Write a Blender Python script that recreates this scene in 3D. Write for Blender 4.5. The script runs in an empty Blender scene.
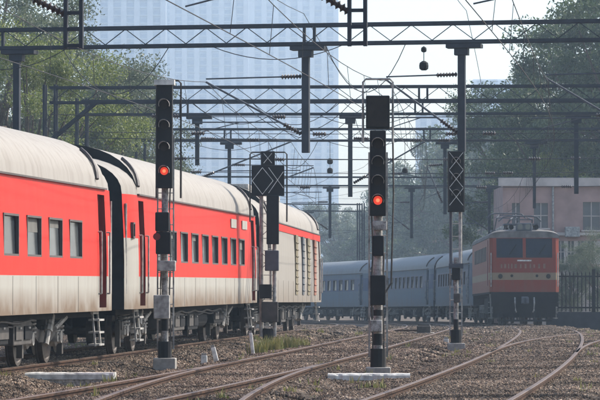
import bpy, math, random
import numpy as np
from mathutils import Vector, Matrix, noise as mnoise
random.seed(7); rng = np.random.default_rng(7)
sc = bpy.context.scene
C = sc.collection

# ------------------------------------------------------------------ camera, sky, sun, exposure
CAM_Z, FPX, HORIZON = 1.40, 3400.0, 283.0
cd = bpy.data.cameras.new('camera'); cam = bpy.data.objects.new('camera', cd); C.objects.link(cam)
cd.sensor_width = 36.0; cd.lens = 36.0*FPX/600.0; cd.clip_start = 0.5; cd.clip_end = 6000
cam.location = (0, 0, CAM_Z)
cam.rotation_euler = (math.pi/2 + math.atan((HORIZON-200)/FPX), 0, 0)
sc.camera = cam

SUN_EL, SUN_AZ = 40.0, 60.0            # azimuth clockwise from +Y (the view direction)
w = bpy.data.worlds.new('World'); sc.world = w; w.use_nodes = True
nt = w.node_tree; bg = nt.nodes['Background']
sky = nt.nodes.new('ShaderNodeTexSky'); sky.sky_type = 'NISHITA'; sky.sun_disc = False
sky.sun_elevation = math.radians(SUN_EL); sky.sun_rotation = math.radians(SUN_AZ)
sky.air_density = 1.0; sky.dust_density = 2.2; sky.ozone_density = 1.0
nt.links.new(sky.outputs[0], bg.inputs[0]); bg.inputs[1].default_value = 0.15
sl = bpy.data.lights.new('sun', 'SUN'); sl.energy = 3.2; sl.angle = math.radians(0.6); sl.color = (1, 0.94, 0.86)
so = bpy.data.objects.new('sun', sl); C.objects.link(so)
e, a = math.radians(SUN_EL), math.radians(SUN_AZ)
sd = Vector((math.cos(e)*math.sin(a), math.cos(e)*math.cos(a), math.sin(e)))
so.rotation_euler = sd.to_track_quat('Z', 'Y').to_euler(); so.location = (60, 60, 80)
sc.view_settings.view_transform = 'Standard'; sc.view_settings.look = 'None'
sc.view_settings.exposure = 0.98; sc.view_settings.gamma = 1.0
HAZE_DENSITY = 0.00044

# ------------------------------------------------------------------ helpers
def new_mat(name): 
    m = bpy.data.materials.new(name); m.use_nodes = True; return m
def M(name, col, rough=0.7, var=0.18, scale=6.0, metal=0.0, bump=0.0, stretch=(1, 1, 1), spec=0.5, detail=5):
    m = new_mat(name); n = m.node_tree.nodes; l = m.node_tree.links; b = n['Principled BSDF']
    b.inputs['Roughness'].default_value = rough; b.inputs['Metallic'].default_value = metal
    b.inputs['Specular IOR Level'].default_value = spec
    tc = n.new('ShaderNodeTexCoord'); mp = n.new('ShaderNodeMapping'); mp.inputs['Scale'].default_value = stretch
    l.new(tc.outputs['Object'], mp.inputs[0])
    nz = n.new('ShaderNodeTexNoise'); nz.inputs['Scale'].default_value = scale; nz.inputs['Detail'].default_value = detail
    l.new(mp.outputs[0], nz.inputs['Vector'])
    mx = n.new('ShaderNodeMix'); mx.data_type = 'RGBA'
    c = np.array(col); lo = c*(1-var); hi = np.minimum(c*(1+var), 1)
    mx.inputs[6].default_value = (*lo, 1); mx.inputs[7].default_value = (*hi, 1)
    rp = n.new('ShaderNodeMapRange'); rp.inputs[1].default_value = .3; rp.inputs[2].default_value = .7
    l.new(nz.outputs[0], rp.inputs[0]); l.new(rp.outputs[0], mx.inputs[0]); l.new(mx.outputs[2], b.inputs['Base Color'])
    if bump:
        bp = n.new('ShaderNodeBump'); bp.inputs['Strength'].default_value = bump; bp.inputs['Distance'].default_value = .02
        l.new(nz.outputs[0], bp.inputs['Height']); l.new(bp.outputs[0], b.inputs['Normal'])
    return m
def paint(name, col, dirt=(.16, .11, .07), z0=.85, z1=1.5, amount=.75, rough=.42, streak=.35, spec=.3):
    """vehicle paint: streaked grime down the sides and road dirt on the skirt"""
    m = new_mat(name); n = m.node_tree.nodes; l = m.node_tree.links; b = n['Principled BSDF']
    b.inputs['Roughness'].default_value = rough; b.inputs['Specular IOR Level'].default_value = spec
    tc = n.new('ShaderNodeTexCoord'); sp = n.new('ShaderNodeSeparateXYZ'); l.new(tc.outputs['Object'], sp.inputs[0])
    mp = n.new('ShaderNodeMapping'); mp.inputs['Scale'].default_value = (3, 3, .35); l.new(tc.outputs['Object'], mp.inputs[0])
    nz = n.new('ShaderNodeTexNoise'); nz.inputs['Scale'].default_value = 1.6; nz.inputs['Detail'].default_value = 7; l.new(mp.outputs[0], nz.inputs['Vector'])
    r1 = n.new('ShaderNodeMapRange'); r1.inputs[1].default_value = .45; r1.inputs[2].default_value = .8; r1.inputs[4].default_value = streak
    l.new(nz.outputs[0], r1.inputs[0])
    r2 = n.new('ShaderNodeMapRange'); r2.inputs[1].default_value = z1; r2.inputs[2].default_value = z0; r2.inputs[4].default_value = amount
    l.new(sp.outputs[2], r2.inputs[0])
    n2 = n.new('ShaderNodeTexNoise'); n2.inputs['Scale'].default_value = 2.2; n2.inputs['Detail'].default_value = 6; l.new(tc.outputs['Object'], n2.inputs['Vector'])
    mu = n.new('ShaderNodeMath'); mu.operation = 'MULTIPLY'; l.new(r2.outputs[0], mu.inputs[0]); l.new(n2.outputs[0], mu.inputs[1])
    ad = n.new('ShaderNodeMath'); ad.operation = 'ADD'; ad.use_clamp = True; l.new(mu.outputs[0], ad.inputs[0]); l.new(r1.outputs[0], ad.inputs[1])
    mx = n.new('ShaderNodeMix'); mx.data_type = 'RGBA'; mx.inputs[6].default_value = (*col, 1); mx.inputs[7].default_value = (*dirt, 1)
    l.new(ad.outputs[0], mx.inputs[0]); l.new(mx.outputs[2], b.inputs['Base Color'])
    bp = n.new('ShaderNodeBump'); bp.inputs['Strength'].default_value = .08; l.new(n2.outputs[0], bp.inputs['Height']); l.new(bp.outputs[0], b.inputs['Normal'])
    return m
def glass_dark(name, col, rough=.12):
    m = new_mat(name); b = m.node_tree.nodes['Principled BSDF']
    n = m.node_tree.nodes; l = m.node_tree.links
    b.inputs['Roughness'].default_value = rough; b.inputs['Specular IOR Level'].default_value = .8
    tc = n.new('ShaderNodeTexCoord'); nz = n.new('ShaderNodeTexNoise'); nz.inputs['Scale'].default_value = 1.3; l.new(tc.outputs['Object'], nz.inputs['Vector'])
    mx = n.new('ShaderNodeMix'); mx.data_type = 'RGBA'; c = np.array(col); mx.inputs[6].default_value = (*(c*.5), 1); mx.inputs[7].default_value = (*(c*1.4), 1)
    l.new(nz.outputs[0], mx.inputs[0]); l.new(mx.outputs[2], b.inputs['Base Color'])
    return m
def mottle(name, c0, c1, scale=9.0):
    m = new_mat(name); n = m.node_tree.nodes; l = m.node_tree.links; b = n['Principled BSDF']; b.inputs['Roughness'].default_value = .75
    tc = n.new('ShaderNodeTexCoord'); nz = n.new('ShaderNodeTexNoise'); nz.inputs['Scale'].default_value = scale; nz.inputs['Detail'].default_value = 6; nz.inputs['Roughness'].default_value = .7
    l.new(tc.outputs['Object'], nz.inputs['Vector']); cr = n.new('ShaderNodeValToRGB'); e0 = cr.color_ramp.elements
    e0[0].position = .36; e0[0].color = (*c1, 1); e0[1].position = .62; e0[1].color = (*c0, 1); l.new(nz.outputs[0], cr.inputs[0]); l.new(cr.outputs[0], b.inputs['Base Color'])
    return m
def emit(name, col, s):
    m = new_mat(name); b = m.node_tree.nodes['Principled BSDF']
    b.inputs['Base Color'].default_value = (*col, 1); b.inputs['Emission Color'].default_value = (*col, 1); b.inputs['Emission Strength'].default_value = s
    return m

class MB:
    def __init__(s): s.v = []; s.f = []; s.m = []
    def quad(s, pts, mi=0):
        i = len(s.v); s.v += [tuple(p) for p in pts]; s.f.append(tuple(range(i, i+len(pts)))); s.m.append(mi); return s
    def box(s, c, d, mi=0, rot=None):
        x, y, z = d[0]/2, d[1]/2, d[2]/2; i = len(s.v); c = Vector(c)
        for sx, sy, sz in ((-1,-1,-1),(1,-1,-1),(1,1,-1),(-1,1,-1),(-1,-1,1),(1,-1,1),(1,1,1),(-1,1,1)):
            p = Vector((sx*x, sy*y, sz*z))
            if rot: p = rot @ p
            s.v.append(tuple(c+p))
        for q in ((0,3,2,1),(4,5,6,7),(0,1,5,4),(1,2,6,5),(2,3,7,6),(3,0,4,7)): s.f.append(tuple(i+k for k in q)); s.m.append(mi)
        return s
    def bar(s, p0, p1, wd, ht=None, mi=0):
        ht = ht or wd; p0, p1 = Vector(p0), Vector(p1); d = p1-p0
        q = d.to_track_quat('Y', 'Z').to_matrix()
        return s.box((p0+p1)/2, (wd, d.length, ht), mi, q)
    def cyl(s, p0, p1, r, n=10, mi=0, r1=None):
        r1 = r if r1 is None else r1
        p0, p1 = Vector(p0), Vector(p1); q = (p1-p0).to_track_quat('Z', 'Y').to_matrix(); i = len(s.v)
        for k in range(n):
            t = 2*math.pi*k/n; s.v.append(tuple(p0+q@Vector((r*math.cos(t), r*math.sin(t), 0))))
        for k in range(n):
            t = 2*math.pi*k/n; s.v.append(tuple(p1+q@Vector((r1*math.cos(t), r1*math.sin(t), 0))))
        for k in range(n): s.f.append((i+k, i+(k+1)%n, i+n+(k+1)%n, i+n+k)); s.m.append(mi)
        s.f.append(tuple(i+k for k in range(n))[::-1]); s.m.append(mi)
        s.f.append(tuple(i+n+k for k in range(n))); s.m.append(mi)
        return s
    def lathe(s, p0, axis, prof, n=14, mi=0):
        """prof: list of (distance along axis, radius)"""
        p0 = Vector(p0); ax = Vector(axis).normalized(); q = ax.to_track_quat('Z', 'Y').to_matrix(); i = len(s.v)
        for (t, r) in prof:
            for k in range(n):
                a_ = 2*math.pi*k/n; s.v.append(tuple(p0+q@Vector((r*math.cos(a_), r*math.sin(a_), t))))
        for j in range(len(prof)-1):
            for k in range(n):
                s.f.append((i+j*n+k, i+j*n+(k+1)%n, i+(j+1)*n+(k+1)%n, i+(j+1)*n+k)); s.m.append(mi)
        s.f.append(tuple(i+k for k in range(n))[::-1]); s.m.append(mi)
        e_ = i+(len(prof)-1)*n; s.f.append(tuple(e_+k for k in range(n))); s.m.append(mi)
        return s
    def tube(s, pts, r, n=6, mi=0):
        pts = [Vector(p) for p in pts]; i = len(s.v)
        for j, p in enumerate(pts):
            d = (pts[min(j+1, len(pts)-1)]-pts[max(j-1, 0)]); q = d.to_track_quat('Z', 'Y').to_matrix()
            for k in range(n):
                t = 2*math.pi*k/n; s.v.append(tuple(p+q@Vector((r*math.cos(t), r*math.sin(t), 0))))
        for j in range(len(pts)-1):
            for k in range(n): s.f.append((i+j*n+k, i+j*n+(k+1)%n, i+(j+1)*n+(k+1)%n, i+(j+1)*n+k)); s.m.append(mi)
        s.f.append(tuple(i+k for k in range(n))[::-1]); s.m.append(mi)
        e_ = i+(len(pts)-1)*n; s.f.append(tuple(e_+k for k in range(n))); s.m.append(mi)
        return s
    def mesh(s, name, mats, smooth=False):
        me = bpy.data.meshes.new(name); me.from_pydata(s.v, [], s.f)
        for m in (mats if isinstance(mats, (list, tuple)) else [mats]): me.materials.append(m)
        me.polygons.foreach_set('material_index', s.m)
        if smooth: me.polygons.foreach_set('use_smooth', [True]*len(s.f))
        me.update(); return me
    def build(s, name, mats, parent=None, smooth=False, bevel=0.0, loc=None):
        o = bpy.data.objects.new(name, s.mesh(name, mats, smooth)); C.objects.link(o)
        if parent: o.parent = parent
        if loc: o.location = loc
        if bevel:
            b = o.modifiers.new('bevel', 'BEVEL'); b.width = bevel; b.segments = 2; b.limit_method = 'ANGLE'
        return o
def place(name, me, parent=None, loc=(0, 0, 0), rz=0.0):
    o = bpy.data.objects.new(name, me); C.objects.link(o); o.parent = parent; o.location = loc; o.rotation_euler = (0, 0, rz); return o
def tag(o, label, cat, group=None):
    o['label'] = label; o['category'] = cat
    if group: o['group'] = group
    return o
def thing(name, label, cat, loc=(0, 0, 0), rot=(0, 0, 0), group=None):
    o = bpy.data.objects.new(name, None); C.objects.link(o); o.location = loc; o.rotation_euler = rot; o.empty_display_size = .3
    return tag(o, label, cat, group)
def struct(o, label=None):
    o['kind'] = 'structure'
    if label: o['label'] = label
    return o

# ------------------------------------------------------------------ track alignment (a long left-hand curve)
K2, K1, K0, Y0 = -4.3728e-4, 0.102277, -4.816, 64.5
T1, T2, T3 = 0.0, 4.85, 9.05
def Xc(Y): return K0+K1*(Y-Y0)+K2*(Y-Y0)**2-1e-5*max(0, min(Y, 300)-140)**3
def sl(Y): return K1+2*K2*(Y-Y0)-(3e-5*max(0, Y-140)**2 if Y < 300 else 0)
def drop(Y):
    Y = min(Y, 265.0)
    if Y < 75: return 0.0
    if Y < 115: return .0085*(Y-75)**2/80
    return .17+.0085*(Y-115)
def dslope(Y): return (drop(Y+.5)-drop(Y-.5))
def P(Y, o, z=0.0):
    m = sl(Y); n = math.hypot(1, m); return Vector((Xc(Y)+o/n, Y-o*m/n, z-drop(Y)))
def head(Y): return -math.atan(sl(Y))
def branch(Y): t = max(0.0, Y-70); return T3+.00195*t*t
def t3(Y): return T3
def tracks_at(Y): return (T1, T2, t3(Y), branch(Y)) if 70 < Y < 130 else (T1, T2, t3(Y))
def ground_z(X, Y): 
    off = (X-Xc(Y))/math.hypot(1, sl(Y)); z = -.34
    for t in tracks_at(Y):
        d = abs(off-t); top = -.115+(.05 if t == T3 else .03)*min(max((Y-66)/22, 0), 1); z = max(z, top - (.34+top)*min(max((d-1.7)/.6, 0), 1))
    if Y > 300: z = -.36
    return z-drop(Y)
def at(px, Y, z=None):   # a photo column and a distance known from what the thing stands on
    X = (px-300)/FPX*Y
    return Vector((X, Y, ground_z(X, Y) if z is None else z))

# ------------------------------------------------------------------ materials
RED = paint('red_paint', (.62, .024, .015), z0=1.2, z1=2.1, amount=.7, streak=.38, rough=.55, spec=.12, dirt=(.30, .045, .025))
CREAM = paint('cream_paint', (.35, .335, .295), z0=.85, z1=1.35, amount=2.2, streak=.35, rough=.6)
ROOF = paint('roof_paint', (.30, .28, .25), z0=0, z1=.1, amount=0, streak=.42, rough=.85, dirt=(.13, .10, .08))
PCREAM = paint('power_car_paint', (.29, .265, .23), z0=.85, z1=1.5, amount=1.0, streak=.35)
MAROON = paint('door_paint', (.17, .013, .015), amount=.9, streak=.3)
BLUE = paint('light_blue_paint', (.15, .185, .215), spec=.08, amount=.7, streak=.35, rough=.7)
DBLUE = paint('dark_blue_paint', (.055, .085, .15), spec=.08, amount=.4, streak=.3)
GROOF = paint('grey_roof_paint', (.20, .215, .225), spec=.08, z0=0, z1=.1, amount=0, streak=.45, rough=.5)
LRED = paint('loco_red_paint', (.23, .046, .028), spec=.08, amount=.6, streak=.4, z0=1, z1=2)
LCREAM = paint('loco_cream_paint', (.27, .20, .13), spec=.08, amount=.6, streak=.4, z0=1, z1=2)
LLET = M('faded_lettering', (.22, .12, .085), .8, .3, 5)
LROOF = M('loco_roof', (.16, .15, .14), .8, .35, 3, spec=.2)
OLIVE = M('olive_panel', (.16, .13, .07), .7, .3, 3)
RUST = M('rust_panel', (.25, .09, .05), .7, .3, 3)
BLACK = M('underframe_black', (.008, .008, .009), .85, .4, 4, spec=.2)
RUBBER_SHADE = M('rubber_and_end_shade', (.016, .018, .02), .9, .3, 5, spec=.2)  # bellows rubber; also the painted shade on coach ends
WHEEL = M('wheel_steel', (.07, .055, .045), .55, .4, 8, metal=.4)
BOGIE = M('bogie_grey', (.05, .043, .037), .75, .5, 5)
LIGHTGREY = M('worn_light_grey', (.30, .285, .26), .7, .5, 9)
STEEL = M('galvanised_steel', (.06, .068, .08), .65, .3, 4)
STEELP = M('portal_steel', (.028, .033, .042), .75, .3, 3, spec=.25)
SIGBLACK = M('signal_black', (.007, .007, .008), .7, .3, 6, spec=.25)
WHITEP = M('white_paint', (.55, .54, .50), .7, .4, 9)
MOTTLE = mottle('mottled_mast', (.36, .345, .32), (.07, .06, .052))
CONC = M('concrete', (.27, .25, .22), .9, .25, 9, bump=.4)
ROUGH = M('rough_pebbly_concrete', (.36, .31, .26), .95, .55, 22, bump=1.0)
WCONC = M('whitewashed_concrete', (.52, .50, .455), .9, .4, 6, bump=.6)
GLASS = glass_dark('window_glass', (.13, .14, .13))
GLASSES = [glass_dark('window_glass_%d' % i, c, .15) for i, c in enumerate(((.055, .066, .072), (.085, .095, .10), (.04, .048, .055), (.07, .078, .08)))]
BLIND = M('window_blind', (.11, .108, .095), .8, .2, 4)
LGLASS = M('loco_glass', (.012, .018, .032), .35, .3, 2, spec=.2)
FRAME = M('window_frame', (.07, .055, .05), .6, .2, 5)
RAIL = M('rusty_rail', (.055, .028, .016), .85, .5, 5, spec=.15)
RAILTOP = M('rail_head', (.11, .072, .05), .6, .4, 4, spec=.3)
SLEEPER = M('sleeper_concrete', (.16, .13, .105), .9, .35, 6, bump=.4)
INS = M('insulator_brown', (.03, .017, .014), .4, .2, 6)
WIRE = M('wire_copper', (.025, .025, .028), .8, .2, 3)
LENSOFF = M('lens_off', (.02, .015, .012), .6, .3, 9, spec=.2)
REDLIT = emit('red_lamp', (1.0, .07, .025), .28)
REDCORE = emit('red_lamp_core', (1.0, .24, .10), .6)

# ------------------------------------------------------------------ ground
def stone_mat(name, cols):
    m = new_mat(name); n = m.node_tree.nodes; l = m.node_tree.links; b = n['Principled BSDF']; b.inputs['Roughness'].default_value = .9; b.inputs['Specular IOR Level'].default_value = .1
    oi = n.new('ShaderNodeObjectInfo'); cr = n.new('ShaderNodeValToRGB')
    els = cr.color_ramp.elements
    while len(els) < len(cols): els.new(.5)
    for i, c in enumerate(cols): els[i].position = i/(len(cols)-1); els[i].color = (*c, 1)
    l.new(oi.outputs['Random'], cr.inputs[0])
    tc = n.new('ShaderNodeNewGeometry'); nz = n.new('ShaderNodeTexNoise'); nz.inputs['Scale'].default_value = .55; nz.inputs['Detail'].default_value = 4
    l.new(tc.outputs['Position'], nz.inputs['Vector'])
    mr = n.new('ShaderNodeMapRange'); mr.inputs[1].default_value = .35; mr.inputs[2].default_value = .65; mr.inputs[3].default_value = .38; mr.inputs[4].default_value = 1.3
    l.new(nz.outputs[0], mr.inputs[0])
    mx = n.new('ShaderNodeMix'); mx.data_type = 'RGBA'; mx.blend_type = 'MULTIPLY'; mx.inputs[0].default_value = 1
    l.new(cr.outputs[0], mx.inputs[6]); l.new(mr.outputs[0], mx.inputs[7]); l.new(mx.outputs[2], b.inputs['Base Color'])
    return m
def ground_mat():
    m = new_mat('ground_dirt'); n = m.node_tree.nodes; l = m.node_tree.links; b = n['Principled BSDF']; b.inputs['Roughness'].default_value = .95; b.inputs['Specular IOR Level'].default_value = .1
    g = n.new('ShaderNodeNewGeometry')
    n1 = n.new('ShaderNodeTexNoise'); n1.inputs['Scale'].default_value = .5; n1.inputs['Detail'].default_value = 8; l.new(g.outputs['Position'], n1.inputs['Vector'])
    n2 = n.new('ShaderNodeTexNoise'); n2.inputs['Scale'].default_value = 14; n2.inputs['Detail'].default_value = 6; l.new(g.outputs['Position'], n2.inputs['Vector'])
    cr = n.new('ShaderNodeValToRGB'); els = cr.color_ramp.elements
    els[0].position = .3; els[0].color = (.05, .039, .03, 1); els[1].position = .7; els[1].color = (.18, .137, .10, 1)
    l.new(n1.outputs[0], cr.inputs[0])
    mr = n.new('ShaderNodeMapRange'); mr.inputs[1].default_value = .3; mr.inputs[2].default_value = .7; mr.inputs[3].default_value = .5; mr.inputs[4].default_value = 1.3; l.new(n2.outputs[0], mr.inputs[0])
    mx = n.new('ShaderNodeMix'); mx.data_type = 'RGBA'; mx.blend_type = 'MULTIPLY'; mx.inputs[0].default_value = 1
    l.new(cr.outputs[0], mx.inputs[6]); l.new(mr.outputs[0], mx.inputs[7]); l.new(mx.outputs[2], b.inputs['Base Color'])
    bp = n.new('ShaderNodeBump'); bp.inputs['Strength'].default_value = .8; bp.inputs['Distance'].default_value = .05; l.new(n2.outputs[0], bp.inputs['Height']); l.new(bp.outputs[0], b.inputs['Normal'])
    return m
GROUND = ground_mat()
def gnoise(x, y): return .045*mnoise.noise((x*.7, y*.7, 0))+.02*mnoise.noise((x*2.6, y*2.6, 3))
def gz(x, y):
    off = (x-Xc(y))/math.hypot(1, sl(y)); d = min(abs(off-t) for t in tracks_at(y))
    return ground_z(x, y)+gnoise(x, y)*min(1, max(.15, (d-.9)))
ys = list(np.arange(-30, 36, 6.0))+list(np.arange(36, 160, .5))+list(np.arange(160, 300, 3.0))+list(np.arange(300, 1981, 60.0))
xs = list(np.arange(-462, -14, 28.0))+list(np.arange(-14, 18, .45))+list(np.arange(18, 420, 28.0))
V = [(x, y, gz(x, y)) for y in ys for x in xs]; nx = len(xs)
F = [(j*nx+i, j*nx+i+1, (j+1)*nx+i+1, (j+1)*nx+i) for j in range(len(ys)-1) for i in range(nx-1)]
mb = MB(); mb.v = V; mb.f = F; mb.m = [0]*len(F)
struct(mb.build('ground', GROUND, smooth=True))

# ballast: stones instanced over the strip in view
def gravel_nodes(name, density, smin, smax, mat, seed):
    g = bpy.data.node_groups.new(name, 'GeometryNodeTree')
    g.interface.new_socket('Geometry', in_out='INPUT', socket_type='NodeSocketGeometry'); g.interface.new_socket('Geometry', in_out='OUTPUT', socket_type='NodeSocketGeometry')
    N = g.nodes.new; L = g.links.new
    gi = N('NodeGroupInput'); go = N('NodeGroupOutput'); dp = N('GeometryNodeDistributePointsOnFaces'); dp.inputs['Density'].default_value = density; dp.inputs['Seed'].default_value = seed
    ico = N('GeometryNodeMeshIcoSphere'); ico.inputs['Radius'].default_value = .5; ico.inputs['Subdivisions'].default_value = 1
    rv = N('FunctionNodeRandomValue'); rv.data_type = 'FLOAT_VECTOR'; rv.inputs[0].default_value = (-.16,)*3; rv.inputs[1].default_value = (.16,)*3
    sp = N('GeometryNodeSetPosition'); L(ico.outputs[0], sp.inputs[0]); L(rv.outputs[0], sp.inputs['Offset'])
    ss = N('GeometryNodeSetShadeSmooth'); ss.inputs['Shade Smooth'].default_value = False; L(sp.outputs[0], ss.inputs[0])
    sm = N('GeometryNodeSetMaterial'); sm.inputs['Material'].default_value = mat; L(ss.outputs[0], sm.inputs[0])
    ip = N('GeometryNodeInstanceOnPoints'); L(gi.outputs[0], dp.inputs[0]); L(dp.outputs['Points'], ip.inputs['Points']); L(sm.outputs[0], ip.inputs['Instance'])
    r1 = N('FunctionNodeRandomValue'); r1.data_type = 'FLOAT_VECTOR'; r1.inputs[0].default_value = (0, 0, 0); r1.inputs[1].default_value = (6.28,)*3; r1.inputs['Seed'].default_value = 3; L(r1.outputs[0], ip.inputs['Rotation'])
    r2 = N('FunctionNodeRandomValue'); r2.data_type = 'FLOAT_VECTOR'; r2.inputs[0].default_value = (smin,)*3; r2.inputs[1].default_value = (smax,)*3; r2.inputs['Seed'].default_value = 9; L(r2.outputs[0], ip.inputs['Scale'])
    L(ip.outputs[0], go.inputs[0]); return g
STONES = stone_mat('ballast_stone', [(.05, .038, .03), (.15, .105, .073), (.235, .165, .115), (.11, .088, .071), (.41, .315, .23)])
def gravel(y0, y1, step, density, smin, smax, label, seed):
    mb = MB(); y = y0
    while y < y1:
        hw = y*.0885+1.2; n = max(2, int(2*hw/step)); y2 = y+step
        for i in range(n):
            a0 = -hw+2*hw*i/n; a1 = -hw+2*hw*(i+1)/n
            mb.quad([(a0, y, gz(a0, y)+.012), (a1, y, gz(a1, y)+.012), (a1, y2, gz(a1, y2)+.012), (a0, y2, gz(a0, y2)+.012)])
        y = y2
    o = mb.build('ballast_gravel', STONES); o['kind'] = 'stuff'; tag(o, label, 'gravel')
    md = o.modifiers.new('stones', 'NODES'); md.node_group = gravel_nodes('gravel_%d' % seed, density, smin, smax, STONES, seed)
gravel(40, 68, .5, 430, .02, .066, 'loose tan ballast stones in the foreground around the near rails', 1)
gravel(68, 105, .5, 190, .03, .09, 'grey brown ballast stones in the middle distance past the front signals', 2)
gravel(105, 165, .8, 45, .05, .13, 'far ballast stones around the locomotive track', 3)

# rails and sleepers
def rail_mesh(pts, mbx):
    prof = [(-.07, -.165), (.07, -.165), (.07, -.15), (.012, -.125), (.012, -.045), (.036, -.035), (.036, -.004), (.03, 0), (-.03, 0), (-.036, -.004), (-.036, -.035), (-.012, -.045), (-.012, -.125), (-.07, -.15)]
    n = len(prof); i0 = len(mbx.v)
    for j, p in enumerate(pts):
        d = (pts[min(j+1, len(pts)-1)]-pts[max(j-1, 0)]).normalized(); r = Vector((d.y, -d.x, 0))
        for (u, v) in prof: mbx.v.append(tuple(p+r*u+Vector((0, 0, v))))
    for j in range(len(pts)-1):
        for k in range(n):
            mbx.f.append((i0+j*n+k, i0+j*n+(k+1)%n, i0+(j+1)*n+(k+1)%n, i0+(j+1)*n+k)); mbx.m.append(1 if k in (6, 7, 8) else 0)
mbS = MB(); mbS.box((0, 0, -.205), (2.75, .25, .20)); SL = mbS.mesh('sleeper', SLEEPER)
mbc = MB()
for s_ in (-1, 1):
    mbc.box((s_*.838-.11, 0, -.145), (.07, .10, .03)); mbc.box((s_*.838+.11, 0, -.145), (.07, .10, .03))
def track(o, y0, y1, label, sl_end=118.0, offfn=None, sleepers=True):
    t = bpy.data.objects.new('railway_track', None); C.objects.link(t); struct(t, label)
    fn = offfn or (lambda Y: o)
    for s_ in (-1, 1):
        mb = MB(); pts = [P(Y, fn(Y)+s_*.874) for Y in np.arange(y0, y1, 2.0)]; rail_mesh(pts, mb); mb.build('rail', [RAIL, RAILTOP], t)
    if sleepers:
        Y = 40.0
        while Y < min(sl_end, y1):
            s1 = place('sleeper', SL, t, P(Y, fn(Y)), head(Y)); Y += .63
    return t
track(T1, 20, 292, 'track under the red passenger train')
track(T2, 20, 292, 'empty middle track of rusty rails between the signals')
track(T3, 20, 292, 'right hand track the locomotive stands on', offfn=t3)
track(0, 70, 128, 'branch track curving off to the right edge before the locomotive', offfn=branch, sleepers=False)
def dv(Y): t = max(0.0, (63-Y)); return T2+.0022*t*t
track(0, 26, 63.5, 'diverging turnout rails branching off the middle track', offfn=dv, sleepers=False)

# ------------------------------------------------------------------ railway coaches
def grid_wall(mb, fn, us, vs, ops, matfn, rev=0):
    us = sorted(set([round(u, 4) for u in us]+[round(x, 4) for o in ops for x in o[:2]])); vs = sorted(set([round(v, 4) for v in vs]+[round(x, 4) for o in ops for x in o[2:4]]))
    for i in range(len(us)-1):
        for j in range(len(vs)-1):
            uc, vc = (us[i]+us[i+1])/2, (vs[j]+vs[j+1])/2
            if any(o[0] < uc < o[1] and o[2] < vc < o[3] for o in ops): continue
            mb.quad([fn(us[i], vs[j], 0), fn(us[i+1], vs[j], 0), fn(us[i+1], vs[j+1], 0), fn(us[i], vs[j+1], 0)], matfn(uc, vc))
    for o in ops:
        u0, u1, v0, v1, d = o[:5]
        for (p, q) in (((u0, v0), (u1, v0)), ((u1, v0), (u1, v1)), ((u1, v1), (u0, v1)), ((u0, v1), (u0, v0))):
            mb.quad([fn(*p, 0), fn(*q, 0), fn(*q, d), fn(*p, d)], rev)

def wheel_mesh():
    mb = MB(); mb.lathe((-.065, 0, 0), (1, 0, 0), [(0, .2), (0, .40), (.0, .485), (.03, .485), (.035, .457), (.13, .452), (.13, .40), (.09, .36), (.09, .14), (.17, .12), (.17, .05)], 28)
    return mb.mesh('wheel', WHEEL, False)
WHEELM = wheel_mesh()
def spring_mesh(h=.36, r=.085):
    mb = MB(); mb.tube([(r*math.cos(t), r*math.sin(t), h*t/(2*math.pi*5)) for t in np.linspace(0, 10*math.pi, 50)], .02, 5); return mb.mesh('spring', LIGHTGREY, True)
SPRINGM = spring_mesh()
def bogie(parent, y, light=True):
    """two-axle bogie, side frames, primary springs, dampers and brake gear"""
    mb = MB()
    for s_ in (-1, 1):
        x = s_*1.0
        for (ya, za, yb, zb, h) in ((-1.75, .56, -.95, .60, .16), (-.95, .60, -.55, .50, .2), (-.55, .50, .55, .50, .22), (.55, .50, .95, .60, .2), (.95, .60, 1.75, .56, .16)):
            mb.bar((x, y+ya, za), (x, y+yb, zb), .15, h)
        mb.box((x, y, .74), (.34, .8, .12))
        for k in (-.22, .22): mb.cyl((x*1.04, y+k, .60), (x*1.04, y+k, .90), .13, 10)
    mb.box((0, y, .70), (2.1, .5, .2)); mb.box((0, y, .52), (1.7, .3, .18))
    b = mb.build('bogie', BOGIE, parent)
    for wy in (-1.28, 1.28):
        for s_ in (-1, 1):
            o = place('wheel', WHEELM, b, (s_*.80, y+wy, .4585)); o.rotation_euler = (0, 0, 0 if s_ > 0 else math.pi)
            mb = MB(); mb.lathe((s_*.93, y+wy, .46), (s_, 0, 0), [(0, .17), (.1, .17), (.13, .12), (.2, .11)], 12); mb.box((s_*1.02, y+wy, .46), (.16, .5, .16)); mb.build('axle_box', LIGHTGREY if light else BOGIE, b)
            for k in (-.27, .27): place('spring', SPRINGM, b, (s_*1.04, y+wy+k*.7, .50))
        mb = MB(); mb.cyl((-.8, y+wy, .4585), (.8, y+wy, .4585), .085, 10); mb.cyl((-.45, y+wy, .4585), (-.33, y+wy, .4585), .3, 16); mb.cyl((.33, y+wy, .4585), (.45, y+wy, .4585), .3, 16); mb.build('axle', WHEEL, b)
    for s_ in (-1, 1):
        mb = MB(); mb.cyl((s_*1.2, y-.55, .35), (s_*1.2, y-.1, .85), .05, 8); mb.cyl((s_*1.2, y-.35, .57), (s_*1.2, y-.1, .85), .075, 8); mb.build('damper', LIGHTGREY, b)
        mb = MB(); mb.cyl((s_*1.22, y+.15, .62), (s_*1.22, y+1.15, .80), .045, 8); mb.build('damper', LIGHTGREY, b)
        
        for q in (-1.80, 1.80): mb = MB(); mb.box((s_*1.0, y+q, .40), (.1, .12, .5)); mb.build('guard_iron', BOGIE, b)
    return b
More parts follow.
